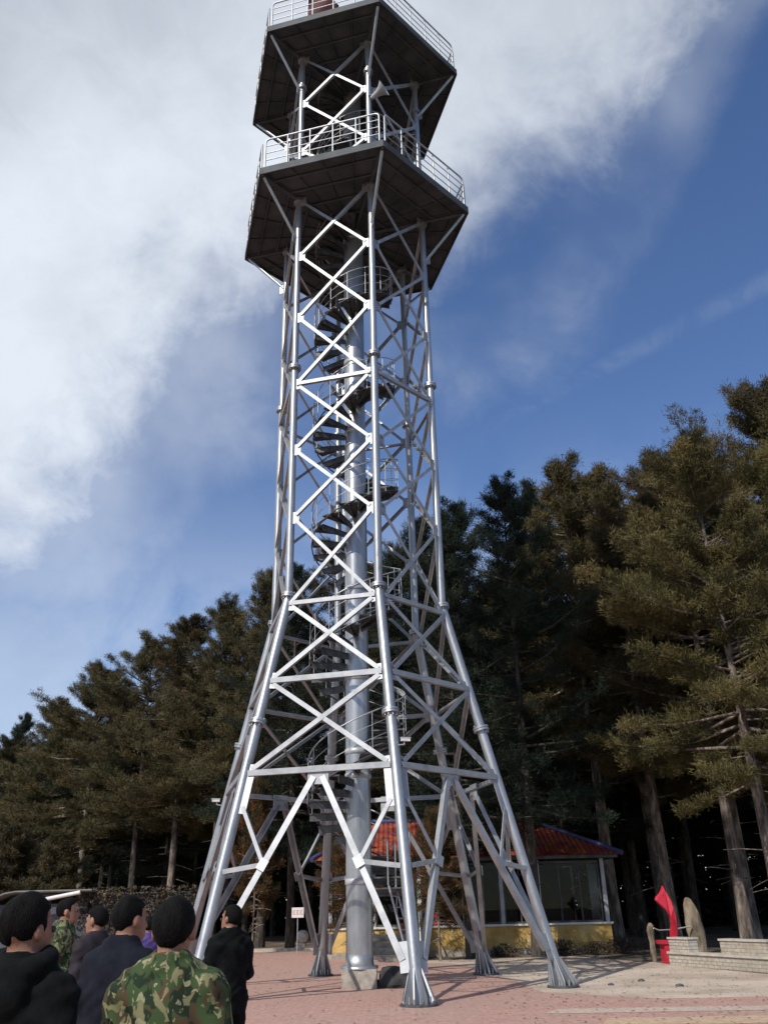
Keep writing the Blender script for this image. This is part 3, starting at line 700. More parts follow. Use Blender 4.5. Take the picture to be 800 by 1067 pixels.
TV = {
 'olive_a': tree_meshes(11, 22, .34, 4.3, M['needle_olive'], 1.55, .6, .62),
 'olive_b': tree_meshes(12, 22, .30, 4.8, M['needle_olive'], 1.55, .8, .55, ragged=.42),
 'olive_c': tree_meshes(13, 22, .36, 4.0, M['needle_olive'], 1.55, .6, .7),
 'green_a': tree_meshes(14, 22, .37, 4.2, M['needle_green'], 1.2, .7, .62),
 'green_b': tree_meshes(15, 22, .34, 4.6, M['needle_green'], 1.2, .7, .7),
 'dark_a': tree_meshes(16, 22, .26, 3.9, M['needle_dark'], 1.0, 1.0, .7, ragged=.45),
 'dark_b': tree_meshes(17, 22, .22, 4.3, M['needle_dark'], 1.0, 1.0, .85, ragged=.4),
 'rust': tree_meshes(19, 7, .30, 1.7, M['needle_rust'], 1.0, .1, .5, bl=.16, ragged=.4),
 'young': tree_meshes(18, 7, .06, 2.0, M['needle_green'], 1.6, .5, .8, bl=.26),
}
def tree(kind, x, y, h, label, group, rz=None, wide=1.0, lean=(0, 0)):
    base = 7 if kind in ('young', 'rust') else 22; s = h/base
    t = tag(empty('pine_tree', (x, y, -.05)), label, 'tree', group)
    t.rotation_euler = (R(lean[0]), R(lean[1]), rng.uniform(0, 6.28) if rz is None else rz); t.scale = (s*wide, s*wide, s)
    tm_, cm_, _ = TV[kind]; link_mesh('trunk', tm_, None, t); link_mesh('crown', cm_, None, t)
    return t
G1, G2, G3 = 'pines on the right behind the brick wall', 'pines behind the tower and pavilion', 'pines of the left forest edge'
FRONT = [
 # right
 ('olive_b', 11.6, 28.4, 16.9, 'tall olive pine at the right edge, its thick pale trunk nearest the brick wall', G1, 1.08, (0, -.5)),
 ('olive_a', 12.5, 34.0, 19.6, 'olive pine with slim leaning trunk second from the right edge', G1, 1.0, (0, -2)),
 ('olive_c', 9.3, 40.0, 22.6, 'olive pine whose mottled trunk stands at the right end of the pavilion', G1, 1.05, (0, 1)),
 ('olive_b', 14.6, 39.0, 22.2, 'broad olive pine rising between the red sculpture and the right edge', G1, 1.05, (0, 0)),
 ('olive_a', 12.4, 43.5, 23.4, 'olive pine with ragged top above the tan standing stone', G1, 1.0, (0, 0)),
 ('olive_c', 18.4, 35.5, 24.3, 'olive pine poking its bare top twigs in at the right edge', G1, 1.0, (0, 0)),
 # behind tower
 ('dark_a', 5.15, 34.5, 18.8, 'dark pine with a ragged spiky top, its trunk before the pavilion windows', G2, 1.0, (0, 0)),
 ('dark_b', 8.4, 45.0, 23.8, 'tallest dark pine between the tower and the olive pines', G2, .95, (0, 0)),
 ('dark_b', 2.75, 34.3, 16.6, 'dark pine whose trunk stands before the pavilion behind the right tower leg', G2, 1.0, (0, 0)),
 ('green_a', .6, 47.0, 20.6, 'dark green pine seen through the lattice behind the central column', G2, 1.0, (0, 0)),
 ('green_b', -2.6, 48.5, 21.8, 'green pine seen through the left side of the lattice', G2, .95, (0, 0)),
 ('dark_b', -4.9, 45.0, 19.2, 'shaded pine whose bare trunk stands behind the notice sign', G2, .9, (0, 0)),
 ('dark_b', 2.2, 44.2, 21.6, 'dark pine filling the gap between the tower and the spiky dark pine', G2, 1.1, (0, 0)),
 ('dark_a', 4.3, 46.2, 23.2, 'dark pine behind the spiky dark pine, its crest showing to the left of it', G2, 1.1, (0, 0)),
 ('olive_c', 10.9, 37.2, 19.4, 'shorter olive pine between the pavilion corner and the red sculpture', G1, 1.05, (0, 0)),
 ('olive_b', 16.6, 33.4, 19.2, 'shorter olive pine at the right edge, lower than the tree with bare twigs', G1, 1.05, (0, 0)),
 # left edge, receding
 ('green_a', -7.1, 50.5, 21.0, 'tall green pine just left of the tower legs', G3, .95, (0, 0)),
 ('green_b', -10.4, 54.0, 20.2, 'green pine with long straight pale trunk left of the tower', G3, 1.05, (0, 0)),
 ('olive_c', -13.6, 57.0, 20.3, 'olive green pine second to the left of the tower', G3, 1.1, (0, 0)),
 ('green_a', -17.2, 61.5, 20.2, 'green pine in the middle of the left forest edge', G3, 1.15, (0, 0)),
 ('olive_a', -22.4, 67.0, 19.6, 'olive pine with spiky crest in the left forest edge', G3, 1.2, (0, 0)),
 ('green_b', -28.8, 75.0, 18.6, 'dark green pine with rounded crest near the left edge', G3, 1.25, (0, 0)),
 ('green_a', -36.0, 83.0, 17.2, 'lowest distant pine of the forest edge at the far left', G3, 1.25, (0, 0)),
]
for kd, x, y, h, lb, g, wd_, ln in FRONT: tree(kd, x, y, h, lb, g, None, wd_, ln)
# low young conifers under the left edge
for k, (x, y, h, lb) in enumerate(((-16.6, 46.0, 5.4, 'young bushy conifer above the shed roof'), (-21.5, 52.0, 6.2, 'larger young conifer at the far left behind the shed'), (-26.5, 61.0, 7.0, 'young conifer low at the left edge of the forest'))):
    tree('young', x, y, h, lb, 'young conifers below the left pines', wide=1.15)
tree('rust', -1.6, 32.7, 4.6, 'small autumn tree with rusty leaves just left of the entrance steps', 'small autumn trees', wide=.75)
tree('rust', -6.3, 42.6, 7.0, 'small autumn tree with rusty leaves beyond the left tower legs', 'small autumn trees', wide=.5)
tree('rust', 1.55, 32.9, 4.6, 'small autumn tree with rusty leaves just right of the entrance steps', 'small autumn trees', wide=.7)
# deeper rows: nothing tells them apart
kinds = ['dark_a', 'green_a', 'dark_b', 'green_b']
k = 0
for row in range(1, 5):
    for j in range(17):
        f = j/16 + rng.uniform(-.02, .02)
        # forest front line from far left (-40,86) through (-5,50) to the right (22,36)
        if f < .5: t = f/.5; fx, fy = -44 + 40*t, 88 - 38*t
        else: t = (f-.5)/.5; fx, fy = -4 + 30*t, 50 - 9*t
        x = fx + row*1.6*(1 if f > .5 else -.3) + rng.uniform(-1.2, 1.2); y = fy + row*5.6 + rng.uniform(-1.5, 1.5)
        tree(kinds[k % 4], x, y, rng.uniform(17.5, 19.8) if f < .55 else rng.uniform(19.5, 22), 'dark pine standing deep inside the forest behind the front rows', 'pines deep in the dark forest', wide=rng.uniform(.95, 1.15)); k += 1
# far wood as one mass: dense dark undergrowth and trunks beyond
def far_wood():
    rs = np.random.RandomState(31); N = 150000
    f = rs.rand(N)
    t1 = np.clip(f/.5, 0, 1); t2 = np.clip((f-.5)/.5, 0, 1)
    fx = np.where(f < .5, -75 + 70*t1, -5 + 62*t2); fy = np.where(f < .5, 100 - 38*t1, 62 - 4*t2)
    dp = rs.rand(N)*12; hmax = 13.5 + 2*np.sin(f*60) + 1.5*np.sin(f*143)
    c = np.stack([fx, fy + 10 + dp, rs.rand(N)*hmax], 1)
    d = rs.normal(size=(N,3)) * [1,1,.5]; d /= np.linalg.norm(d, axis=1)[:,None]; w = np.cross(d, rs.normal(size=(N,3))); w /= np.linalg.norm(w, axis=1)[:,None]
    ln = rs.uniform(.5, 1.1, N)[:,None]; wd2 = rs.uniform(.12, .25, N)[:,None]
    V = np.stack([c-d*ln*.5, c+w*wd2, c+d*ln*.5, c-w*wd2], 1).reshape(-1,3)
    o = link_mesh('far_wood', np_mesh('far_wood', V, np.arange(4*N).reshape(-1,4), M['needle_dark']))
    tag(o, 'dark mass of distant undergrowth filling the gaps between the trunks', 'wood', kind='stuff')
far_wood()
# a bare pole behind the pavilion and a thin wire
pl = MB(); pl.path([(8.5, 47.2, 0), (8.55, 47.2, 5), (8.52, 47.2, 9.2)], [.16, .13, .1], 10)
tag(pl.build('wooden_pole', M['bark']), 'bare brown pole rising behind the pavilion roof', 'pole')

# ------------------------------------------------------------------ people (distance fields turned into meshes)
def surface_nets(fn, lo, hi, h):
    lo = np.array(lo, float); hi = np.array(hi, float); n = np.ceil((hi-lo)/h).astype(int) + 1
    ax = [lo[i] + h*np.arange(n[i]) for i in range(3)]
    X, Y, Z = np.meshgrid(*ax, indexing='ij'); P = np.stack([X, Y, Z], -1).astype(np.float32)
    d = fn(P).astype(np.float32); ins = d < 0
    c = [ins[i:n[0]-1+i, j:n[1]-1+j, k:n[2]-1+k] for i in (0,1) for j in (0,1) for k in (0,1)]
    cnt = sum(x.astype(np.int8) for x in c); act = (cnt > 0) & (cnt < 8)
    idx = np.full(act.shape, -1, np.int64); ijk = np.argwhere(act); idx[act] = np.arange(len(ijk))
    acc = np.zeros((len(ijk), 3)); num = np.zeros(len(ijk))
    cor = [(i,j,k) for i in (0,1) for j in (0,1) for k in (0,1)]
    for a in cor:
        for ax_ in range(3):
            if a[ax_] == 1: continue
            b = list(a); b[ax_] = 1
            ia = ijk + a; ib = ijk + b
            da = d[ia[:,0], ia[:,1], ia[:,2]]; db = d[ib[:,0], ib[:,1], ib[:,2]]
            cr = (da < 0) != (db < 0); t = np.where(cr, da/np.where(cr, da-db, 1), 0)
            p = np.array(a, float)[None] + np.zeros((len(ijk),3)); p[:,ax_] += t
            acc += p*cr[:,None]; num += cr
    V = lo + (ijk + acc/np.maximum(num,1)[:,None])*h
    F = []
    for ax_ in range(3):
        o1, o2 = [(1,2),(2,0),(0,1)][ax_]
        sl0 = [slice(0, n[q]-1) if q == ax_ else slice(1, n[q]-1) for q in range(3)]
        sl1 = [slice(1, n[q]) if q == ax_ else slice(1, n[q]-1) for q in range(3)]
        a = ins[tuple(sl0)]; b = ins[tuple(sl1)]; cr = np.argwhere(a != b)
        if not len(cr): continue
        base = cr.copy(); base[:, o1] += 1; base[:, o2] += 1
        flip = a[cr[:,0], cr[:,1], cr[:,2]]
        def cell(d1, d2):
            q = base.copy(); q[:, o1] += d1; q[:, o2] += d2; return idx[q[:,0], q[:,1], q[:,2]]
        quad = np.stack([cell(-1,-1), cell(0,-1), cell(0,0), cell(-1,0)], 1)
        quad[~flip] = quad[~flip][:, ::-1]; F.append(quad)
    F = np.concatenate(F); F = F[(F >= 0).all(1)]
    return V, F
def rc(P, a, b, r1, r2):
    a = np.array(a, np.float32); b = np.array(b, np.float32); ba = b-a; L = float(ba@ba)+1e-9
    t = np.clip(((P-a)@ba)/L, 0, 1); q = P - a - t[...,None]*ba
    return np.sqrt((q*q).sum(-1)) - (r1 + (r2-r1)*t)
def ell(P, c, r):
    q = (P - np.array(c, np.float32))/np.array(r, np.float32); k = np.sqrt((q*q).sum(-1)); return (k-1)*min(r)
def smin(a, b, k):
    h = np.clip(.5 + .5*(b-a)/k, 0, 1); return b + (a-b)*h - k*h*(1-h)
def union(ds, k):
    r = ds[0]
    for d in ds[1:]: r = smin(r, d, k)
    return r
def rotz(P, a, c=(0,0)):
    x = P[...,0]-c[0]; y = P[...,1]-c[1]; ca, sa = math.cos(-a), math.sin(-a)
    return np.stack([c[0]+x*ca-y*sa, c[1]+x*sa+y*ca, P[...,2]], -1)

def hand_mesh():
    """right-handed relaxed hand hanging down from the wrist at the origin, palm facing +x... thumb forward (+y)"""
    def f(P):
        ds = [rc(P, (0,0,-.005), (0,0,-.03), .024, .028)]
        palm = rc(P, (0,-.02,-.035), (0,-.026,-.085), .016, .015); palm = smin(palm, rc(P, (0,.02,-.035), (0,.028,-.085), .016, .015), .02); palm = smin(palm, rc(P, (0,0,-.03), (0,0,-.088), .017, .015), .02)
        ds.append(palm); d = union(ds, .02)
        for y, L, c in ((-.032,.062,.018), (-.012,.078,.016), (.010,.084,.014), (.031,.074,.012)):
            a = (0, y, -.09); m_ = (c*.5, y*1.05, -.09-L*.5); e_ = (c*1.9, y*1.08, -.09-L)
            fg = smin(rc(P, a, m_, .0092, .0085), rc(P, m_, e_, .0085, .007), .004); d = smin(d, fg, .006)
        th = smin(rc(P, (.006,.028,-.04), (.014,.052,-.075), .013, .0105), rc(P, (.014,.052,-.075), (.022,.056,-.108), .0105, .0085), .005)
        return smin(d, th, .010)
    return surface_nets(f, (-.045,-.06,-.19), (.065,.08,.035), .0045)
HV, HF = hand_mesh()

def person(label, loc, face, height, arms, jacket, trousers, group=None, lean=(0,0), head=(0,0), hood=False, collar=True, girth=1.0, hairlen=0.0, res=.011, seed=0, jhem=.80):
    """arms: ((elbow, wrist) for the right (+x) side, the same for the left); local facing +y"""
    s = height/1.735
    root = tag(empty('person', loc, face), label, 'person', group); root.scale = (s, s, s)
    lx, ly = lean
    def sh(p): t = max(0, (p[2]-.9))/.7; return (p[0]+lx*t, p[1]+ly*t, p[2])
    def body_d(P, o=0.0, parts='all'):
        ds = []
        if parts in ('all', 'trunk'):
            ds += [ell(P, sh((0,0,.98)), (.165*girth+o,.115*girth+o,.16+o)), ell(P, sh((0,.0,1.14)), (.15*girth+o,.108*girth+o,.2+o)), ell(P, sh((0,-.005,1.30)), (.168*girth+o,.116*girth+o,.17+o)),
                   rc(P, sh((-.135,-.012,1.392)), sh((.135,-.012,1.392)), .064+o, .064+o), rc(P, sh((-.15,-.012,1.39)), sh((-.04,-.014,1.475)), .045+o, .05+o), rc(P, sh((.15,-.012,1.39)), sh((.04,-.014,1.475)), .045+o, .05+o), rc(P, sh((0,-.015,1.38)), sh((0,-.01,1.47)), .085+o, .062+o)]
        if parts in ('all', 'arms'):
            for sg_, (e_, w_) in ((1, arms[0]), (-1, arms[1])):
                S_ = sh((sg_*.160, -.01, 1.378)); E_ = sh((sg_*e_[0], e_[1], e_[2])); W_ = sh((sg_*w_[0], w_[1], w_[2]))
                ds += [rc(P, S_, E_, .058+o, .044+o), rc(P, E_, W_, .044+o, .031+o)]
        if parts in ('all', 'legs'):
            for sg_ in (-1, 1):
                ds += [rc(P, (sg_*.088,0,.93), (sg_*.10,.015,.50), .093*girth+o, .060+o), rc(P, (sg_*.10,.015,.50), (sg_*.105,-.02,.09), .060+o, .042+o)]
            if parts == 'legs': ds.append(ell(P, (0,0,.96), (.165*girth+o,.115*girth+o,.13+o)))
        return union(ds, .035)
    hc = np.array(sh((0,.015,1.615))); hyaw, hpit = head
    def headspace(P):
        Q = rotz(P, hyaw, (hc[0], hc[1]))
        if hpit:
            y = Q[...,1]-hc[1]; z = Q[...,2]-(hc[2]-.1); ca, sa = math.cos(hpit), math.sin(hpit)
            Q = np.stack([Q[...,0], hc[1]+y*ca+z*sa, hc[2]-.1-y*sa+z*ca], -1)
        return Q - hc.astype(np.float32)
    def head_d(P):
        Q = headspace(P)
        d = union([ell(Q, (0,-.012,.025), (.077,.097,.094)), ell(Q, (0,.02,-.045), (.062,.075,.075)), ell(Q, (0,.058,-.088), (.032,.028,.024))], .03)
        d = smin(d, rc(Q, (0,.088,.0), (0,.106,-.035), .008, .013), .012)          # nose
        d = smin(d, rc(Q, (-.032,.086,.022), (.032,.086,.022), .008, .008), .012)   # brow
        d = smin(d, rc(Q, (-.017,.090,-.062), (.017,.090,-.062), .006, .006), .006) # lips
        for sg_ in (-1, 1):
            d = np.maximum(d, -(np.sqrt(((Q - np.array((sg_*.031,.100,.003), np.float32))**2).sum(-1)) - .014))
            d = smin(d, ell(Q, (sg_*.079,-.008,-.012), (.011,.019,.032)), .008)
        return d
    def full(P):
        neck = rc(P, sh((0,-.015,1.44)), tuple(hc + [0,-.02,-.06]), .056, .052)
        return smin(smin(body_d(P), neck, .03), head_d(P), .018)
    V, F = surface_nets(full, (-.42,-.35,.06), (.42,.42,1.76), res)
    # hands join the body mesh at the wrists
    for sg_, (e_, w_) in ((1, arms[0]), (-1, arms[1])):
        E_ = Vector(sh((sg_*e_[0], e_[1], e_[2]))); W_ = Vector(sh((sg_*w_[0], w_[1], w_[2]))); dn = (W_-E_).normalized()
        zax = -dn; fwd = Vector((0,1,0)) if abs(dn.y) < .8 else Vector((0,0,1)); xax = (fwd.cross(zax)).normalized(); yax = zax.cross(xax)
        if sg_ > 0: xax = -xax
        Rm = np.array([xax, yax, zax]).T; hv = HV @ Rm.T + np.array(W_ - dn*.01); hf = HF if sg_ < 0 else HF[:, ::-1]
        F = np.concatenate([F, hf + len(V)]); V = np.concatenate([V, hv])
    body = link_mesh('body', np_mesh('body', V, F, M['skin'], True), None, root)
    rr = np.random.RandomState(seed+1); ph = rr.rand(8)*6.28
    def folds(P, a):
        x, y, z = P[...,0], P[...,1], P[...,2]
        return a*(np.sin(31*z + 14*x + 6*np.sin(9*y+ph[0]) + ph[1]) + .7*np.sin(47*x - 21*z + 5*np.sin(13*z+ph[2]) + ph[3]) + .6*np.sin(24*y + 39*z + 17*x + ph[4]) + .5*np.sin(70*x+55*z+30*y+ph[5]))
    def jk(P):
        d = smin(body_d(P, .020, 'trunk'), body_d(P, .020, 'arms'), .038)
        q = P*np.array((1,1.32,1), np.float32)
        d = smin(d, rc(q, sh((0,0,1.15)), (0,0,.84), .148*girth, .160*girth), .012)
        d = d + folds(P, .0046)
        d = np.maximum(d, jhem - P[...,2])
        for sg_, (e_, w_) in ((1, arms[0]), (-1, arms[1])):
            E_ = np.array(sh((sg_*e_[0], e_[1], e_[2]))); W_ = np.array(sh((sg_*w_[0], w_[1], w_[2]))); dn = (W_-E_)/np.linalg.norm(W_-E_)
            near = np.sqrt(((P-W_)**2).sum(-1)) - .15
            cut = ((P - W_)@dn.astype(np.float32)) + .0
            d = np.where(near < 0, np.maximum(d, cut), d)
        nk = P - np.array(sh((0,-.012,1.50)), np.float32)
        if collar:
            ring = np.abs(np.sqrt(nk[...,0]**2 + (nk[...,1]*1.0)**2) - .072) - .011; d = smin(d, np.maximum(ring, np.abs(nk[...,2]+.012+.25*nk[...,1]) - .034), .012)
        d = np.maximum(d, -(np.maximum(np.sqrt(nk[...,0]**2+nk[...,1]**2) - .058, -(nk[...,2]+.06))))
        if hood:
            hb = np.array(sh((0,-.085,1.44)), np.float32); Q = P - hb
            hd = ell(P, tuple(hb + np.array((0,-.02,-.03))), (.115,.075,.115)); tor = np.sqrt((np.sqrt(Q[...,0]**2 + ((Q[...,1]-.05)*1.15)**2) - .112)**2 + (Q[...,2]-.05-.25*Q[...,1])**2) - .038
            d = smin(smin(d, hd, .012), tor, .012)
        return d
    V, F = surface_nets(jk, (-.46,-.36,jhem-.03), (.46,.46,1.60), res); link_mesh('jacket', np_mesh('jacket', V, F, jacket, True), None, root)
    def tr(P):
        d = body_d(P, .018, 'legs') + folds(P, .0042); d = np.maximum(d, P[...,2]-1.02); return np.maximum(d, .085-P[...,2])
    V, F = surface_nets(tr, (-.25,-.22,.06), (.25,.22,1.04), res*1.2); link_mesh('trousers', np_mesh('trousers', V, F, trousers, True), None, root)
    for sg_ in (-1, 1):
        f = lambda P: np.maximum(union([rc(P, (sg_*.105,-.055,.05), (sg_*.115,.13,.035), .045, .038), rc(P, (sg_*.105,-.03,.06), (sg_*.105,-.02,.12), .05, .048)], .03), .004-P[...,2])
        V, F = surface_nets(f, (sg_*.11-.09,-.13,-.01), (sg_*.11+.09,.2,.17), .012); link_mesh('shoe', np_mesh('shoe', V, F, M['shoe'], True), None, root)
    def hr(P):
        Q = headspace(P)
        d = ell(Q, (0,-.014,.028), (.083,.104,.101)) + .003*np.sin(34*Q[...,0]+25*Q[...,2]+ph[6]) + .0025*np.sin(41*Q[...,1]+18*Q[...,0]+ph[7]) + .0018*np.sin(120*Q[...,0]+30*Q[...,1])*np.sin(26*Q[...,2]+ph[0])
        faceb = np.minimum(np.minimum(Q[...,1] - .035, .072 - Q[...,2]), 1)     # face region >0
        d = np.maximum(d, np.minimum(Q[...,1]-.030 + .25*(Q[...,2]-.0)*0, .062+.02*np.cos(Q[...,0]*30)-Q[...,2]))
        d = np.maximum(d, (-.062 - hairlen + .55*np.maximum(0, Q[...,1]+.02)) - Q[...,2])
        for sg_ in (-1, 1): d = np.maximum(d, -ell(Q, (sg_*.088,.004,-.020), (.02,.026,.040)))
        return d
    V, F = surface_nets(hr, tuple(hc + [-.14,-.17,-.20-hairlen]), tuple(hc + [.14,.16,.17]), min(res, .009)); 
    ns = 1100 if res < .0105 else 300
    pk = rr.randint(0, len(V), ns); pv = V[pk] + rr.normal(0, .003, (ns,3)); ou = pv - hc; ou /= np.linalg.norm(ou, axis=1)[:,None]
    tg = np.stack([rr.normal(0,.2,ns), rr.normal(0,.2,ns)+.15, -np.ones(ns)*.9 + rr.normal(0,.15,ns)], 1); tg -= ou*(tg*ou).sum(1)[:,None]; tg /= np.linalg.norm(tg, axis=1)[:,None]
    dr = tg*.85 + ou*rr.uniform(-.02,.10,ns)[:,None]; ln_ = rr.uniform(.008,.016,ns)[:,None]*np.where(((pv-hc)[:,2] > -.03)[:,None], 1, .45); sw = np.cross(dr, ou); sw /= np.linalg.norm(sw, axis=1)[:,None]+1e-9
    sv = np.stack([pv - sw*.0009 - ou*.003, pv + sw*.0009 - ou*.003, pv + dr*ln_ + sw*.0005, pv + dr*ln_ - sw*.0005], 1).reshape(-1,3)
    F = np.concatenate([F, np.arange(4*ns).reshape(-1,4) + len(V)]); V = np.concatenate([V, sv])
    link_mesh('hair', np_mesh('hair', V, F, M['hair'], True), None, root)
    for sg_ in (-1, 1):
        e = MB(); e.lathe([(.002,-.0125),(.009,-.009),(.0125,0),(.009,.009),(.002,.0125)], n=10); o = e.build('eye', M['eye'], root)
        v = Vector((sg_*.031, .082, .003)); v.rotate(Matrix.Rotation(-hpit, 3, 'X')); v.rotate(Matrix.Rotation(hyaw, 3, 'Z')); o.location = Vector(hc) + v
    return root

HANG = ((.226,-.04,1.09), (.236,.06,.84)); HANG2 = ((.246,-.07,1.10), (.215,.06,.86))
FRONTH = ((.235,-.05,1.12), (.10,.22,1.02)); CROSS = ((.23,.05,1.13), (.02,.24,1.16)); PHONE = ((.23,.05,1.13), (.12,.26,1.30))
person('person in black hooded jacket seen from behind at the bottom left corner', (-1.35, 3.5, 0), R(-12), 1.685, (HANG, HANG2), M['cloth_black'], M['cloth_black'], 'onlookers in front of the tower', head=(R(-22), R(4)), hood=True, girth=1.02, res=.010, seed=1)
person('person in camouflage jacket seen from behind, nearest the camera', (-.86, 3.72, 0), R(3), 1.665, (HANG, HANG), M['camo'], M['camo'], 'onlookers in front of the tower', head=(R(3), R(3)), girth=1.0, res=.009, seed=2)
person('person in dark navy jacket standing between the hooded and the camouflage onlooker', (-1.55, 5.3, 0), R(-24), 1.705, (HANG2, HANG), M['cloth_navy'], M['cloth_navy'], 'onlookers in front of the tower', lean=(.06,.03), head=(R(-18), 0), seed=3, girth=1.05)
person('person in camouflage uniform standing side on before the shed', (-3.32, 9.6, 0), R(-80), 1.79, (FRONTH, FRONTH), M['camo'], M['camo'], 'onlookers in front of the tower', seed=4)
person('person in dark plum jacket behind the navy jacket, face half hidden', (-2.72, 8.7, 0), R(58), 1.69, (FRONTH, HANG), M['cloth_plum'], M['cloth_brown'], 'onlookers in front of the tower', head=(R(15), 0), seed=5)
person('person in black standing apart with hands in front, beside the left tower legs', (-1.545, 9.0, 0), R(40), 1.685, (CROSS, CROSS), M['cloth_black'], M['cloth_black'], 'onlookers in front of the tower', head=(R(20), R(8)), girth=1.05, seed=6)
person('person in light blue jacket cut off by the left edge', (-4.74, 11.0, 0), R(-30), 1.80, (HANG, FRONTH), M['cloth_blue'], M['cloth_navy'], 'onlookers in front of the tower', seed=7)
person('person in purple jacket glimpsed between two dark heads', (-3.15, 12.2, 0), R(30), 1.60, (FRONTH, FRONTH), M['cloth_purple'], M['cloth_black'], 'onlookers in front of the tower', seed=8, hairlen=.06)

# ------------------------------------------------------------------ sun, sky, clouds
SUN_EL, SUN_AZ = R(41), R(-128)                              # azimuth as angle from +x
sdir = Vector((math.cos(SUN_EL)*math.cos(SUN_AZ), math.cos(SUN_EL)*math.sin(SUN_AZ), math.sin(SUN_EL)))
sl = bpy.data.lights.new('sun', 'SUN'); sl.energy = 4.2; sl.angle = R(.53); sl.color = (1, .95, .87)
so = bpy.data.objects.new('sun', sl); COL.objects.link(so); so.rotation_euler = sdir.to_track_quat('Z', 'Y').to_euler(); so.location = (-30, -40, 60)

w = bpy.data.worlds.new('World'); sc.world = w; w.use_nodes = True; nt = w.node_tree
for n_ in list(nt.nodes): nt.nodes.remove(n_)
N_ = nt.nodes.new; Lk = nt.links.new
out = N_('ShaderNodeOutputWorld'); bg = N_('ShaderNodeBackground'); bg.inputs['Strength'].default_value = .125
sky = N_('ShaderNodeTexSky'); sky.sky_type = 'NISHITA'; sky.sun_disc = False; sky.sun_elevation = SUN_EL; sky.sun_rotation = math.atan2(sdir.x, sdir.y) % (2*math.pi)
sky.altitude = 600; sky.air_density = 1.0; sky.dust_density = .35; sky.ozone_density = 2.2
tc = N_('ShaderNodeTexCoord'); sx = N_('ShaderNodeSeparateXYZ'); Lk(tc.outputs['Generated'], sx.inputs[0])
def mth(op, a, b=None, c=None, clamp=False):
    m_ = N_('ShaderNodeMath'); m_.operation = op; m_.use_clamp = clamp
    for i, x in enumerate((a, b, c)):
        if x is None: continue
        if isinstance(x, (int, float)): m_.inputs[i].default_value = x
        else: Lk(x, m_.inputs[i])
    return m_.outputs[0]
def rng_(v, a, b, c=0.0, d=1.0, smooth=True):
    m_ = N_('ShaderNodeMapRange'); m_.interpolation_type = 'SMOOTHERSTEP' if smooth else 'LINEAR'
    m_.inputs['From Min'].default_value = a; m_.inputs['From Max'].default_value = b; m_.inputs['To Min'].default_value = c; m_.inputs['To Max'].default_value = d
    Lk(v, m_.inputs['Value']); return m_.outputs[0]
zc = mth('MAXIMUM', sx.outputs['Z'], .06); qx = mth('DIVIDE', sx.outputs['X'], zc); qy = mth('DIVIDE', sx.outputs['Y'], zc)
def noise(scale, detail=6, rough=.6, st=(1,1,1), loc=(0,0,0), dist=0.0, rot=(0,0,0)):
    mp = N_('ShaderNodeMapping'); mp.inputs['Scale'].default_value = st; mp.inputs['Location'].default_value = loc; mp.inputs['Rotation'].default_value = rot
    Lk(tc.outputs['Generated'], mp.inputs['Vector']); n_ = N_('ShaderNodeTexNoise'); n_.inputs['Scale'].default_value = scale; n_.inputs['Detail'].default_value = detail
    n_.inputs['Roughness'].default_value = rough; n_.inputs['Distortion'].default_value = dist; Lk(mp.outputs[0], n_.inputs['Vector']); return n_.outputs['Fac']
# the cloud bank's edge, as a curve on the cloud layer
fc = N_('ShaderNodeFloatCurve'); X0, X1, Y1 = -1.6, .6, 3.0
pts = [(-1.6,2.75),(-1.27,2.62),(-.966,2.42),(-.604,1.86),(-.352,1.46),(-.186,1.27),(-.024,1.19),(.139,1.10),(.222,1.02),(.33,.95),(.416,.85),(.461,.69),(.50,.45),(.6,.0)]
cv = fc.mapping.curves[0]
for i, (x, y) in enumerate(pts):
    p = ((x-X0)/(X1-X0), y/Y1)
    if i == 0: cv.points[0].location = p
    elif i == len(pts)-1: cv.points[-1].location = p
    else: cv.points.new(*p)
for p in cv.points: p.handle_type = 'AUTO_CLAMPED'
fc.mapping.update()
n_edge = noise(5.5, 8, .58, (1, 1, 1), (3.1, .4, .2), .35); n_fine = noise(17, 8, .62, (1, 1, 1.25), (.4, 2.2, .7), .5, (0, R(35), 0)); n_big = noise(2.6, 4, .5, (1, 1, 1), (5.2, 1.1, .3), .2)
xx = mth('DIVIDE', mth('SUBTRACT', qx, X0), X1-X0, clamp=True); Lk(xx, fc.inputs['Value'])
ye = mth('MULTIPLY', fc.outputs[0], Y1)
dd = mth('DIVIDE', mth('SUBTRACT', ye, qy), mth('ADD', .35, mth('MULTIPLY', qy, .55)))
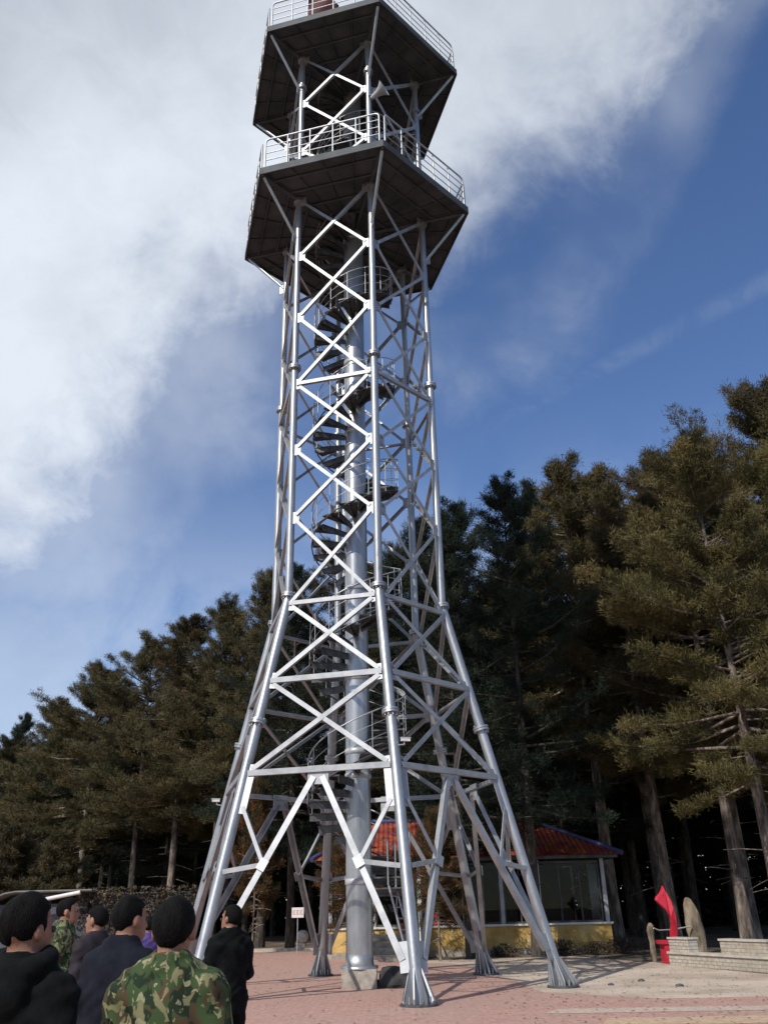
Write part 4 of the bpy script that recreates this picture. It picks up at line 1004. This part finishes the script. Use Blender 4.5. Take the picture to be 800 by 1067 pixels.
# on the far right the bank's flank is steep: measure across it instead
dx = mth('MULTIPLY', mth('SUBTRACT', mth('ADD', .485, mth('MULTIPLY', mth('SUBTRACT', .69, qy), .25)), qx), 2.2)
dd = mth('MINIMUM', dd, dx)
dd = mth('ADD', dd, mth('MULTIPLY', mth('SUBTRACT', n_edge, .5), .95)); dd = mth('ADD', dd, mth('MULTIPLY', mth('SUBTRACT', n_fine, .5), .22))
cl = rng_(dd, -.20, .46)
veil = mth('MULTIPLY', rng_(dd, -.60, .1), mth('MULTIPLY', rng_(n_big, .30, .60), .46))
ln_ = mth('ABSOLUTE', mth('ADD', mth('MULTIPLY', mth('SUBTRACT', qx, .226), .732), mth('MULTIPLY', mth('SUBTRACT', qy, 1.72), .681)))
trail = mth('MULTIPLY', rng_(ln_, .05, 0), mth('MULTIPLY', rng_(qx, .12, .4), mth('MULTIPLY', rng_(n_fine, .3, .7), .075)))
low = mth('MULTIPLY', rng_(sx.outputs['Z'], .56, .16), mth('MULTIPLY', rng_(n_edge, .30, .60), .46))
mask = mth('MAXIMUM', cl, mth('MAXIMUM', veil, mth('MAXIMUM', trail, low)), clamp=True)
# brighter towards the sunlit lower edge, thicker and greyer overhead
thick = rng_(mth('ADD', qy, mth('MULTIPLY', qx, .1)), .60, 1.05)
shade = mth('ADD', mth('ADD', mth('MULTIPLY', n_big, .70), mth('MULTIPLY', n_fine, .20)), mth('MULTIPLY', thick, .24))
cr = N_('ShaderNodeValToRGB'); e_ = cr.color_ramp.elements; e_[0].position = .34; e_[0].color = (3.3, 3.65, 4.3, 1); e_[1].position = .74; e_[1].color = (6.25, 6.75, 7.5, 1)
Lk(shade, cr.inputs['Fac'])
tint = N_('ShaderNodeHueSaturation'); tint.inputs['Hue'].default_value = .508; tint.inputs['Saturation'].default_value = 1.13; tint.inputs['Value'].default_value = 1.14; Lk(sky.outputs[0], tint.inputs['Color'])
mx = N_('ShaderNodeMix'); mx.data_type = 'RGBA'; Lk(mask, mx.inputs['Factor']); Lk(tint.outputs[0], mx.inputs[6]); Lk(cr.outputs[0], mx.inputs[7])
Lk(mx.outputs[2], bg.inputs['Color']); Lk(bg.outputs[0], out.inputs[0])

# ------------------------------------------------------------------ camera
cam = bpy.data.cameras.new('camera'); co = bpy.data.objects.new('camera', cam); COL.objects.link(co)
Rr, U, F_ = Vector((.99970841,.01018981,-.02189223)), Vector((.0241475,-.42185897,.90633984)), Vector((0,.9066042,.42198202))
mw = Matrix((Rr, U, -F_)).transposed().to_4x4(); mw.translation = (0, 0, 1.6); co.matrix_world = mw
cam.sensor_fit = 'VERTICAL'; cam.sensor_height = 24; cam.lens = 892.97/1067*24; cam.clip_end = 3000
sc.camera = co
sc.view_settings.view_transform = 'Standard'; sc.view_settings.look = 'None'; sc.view_settings.exposure = 0; sc.view_settings.gamma = 1; sc.view_settings.use_curve_mapping = False
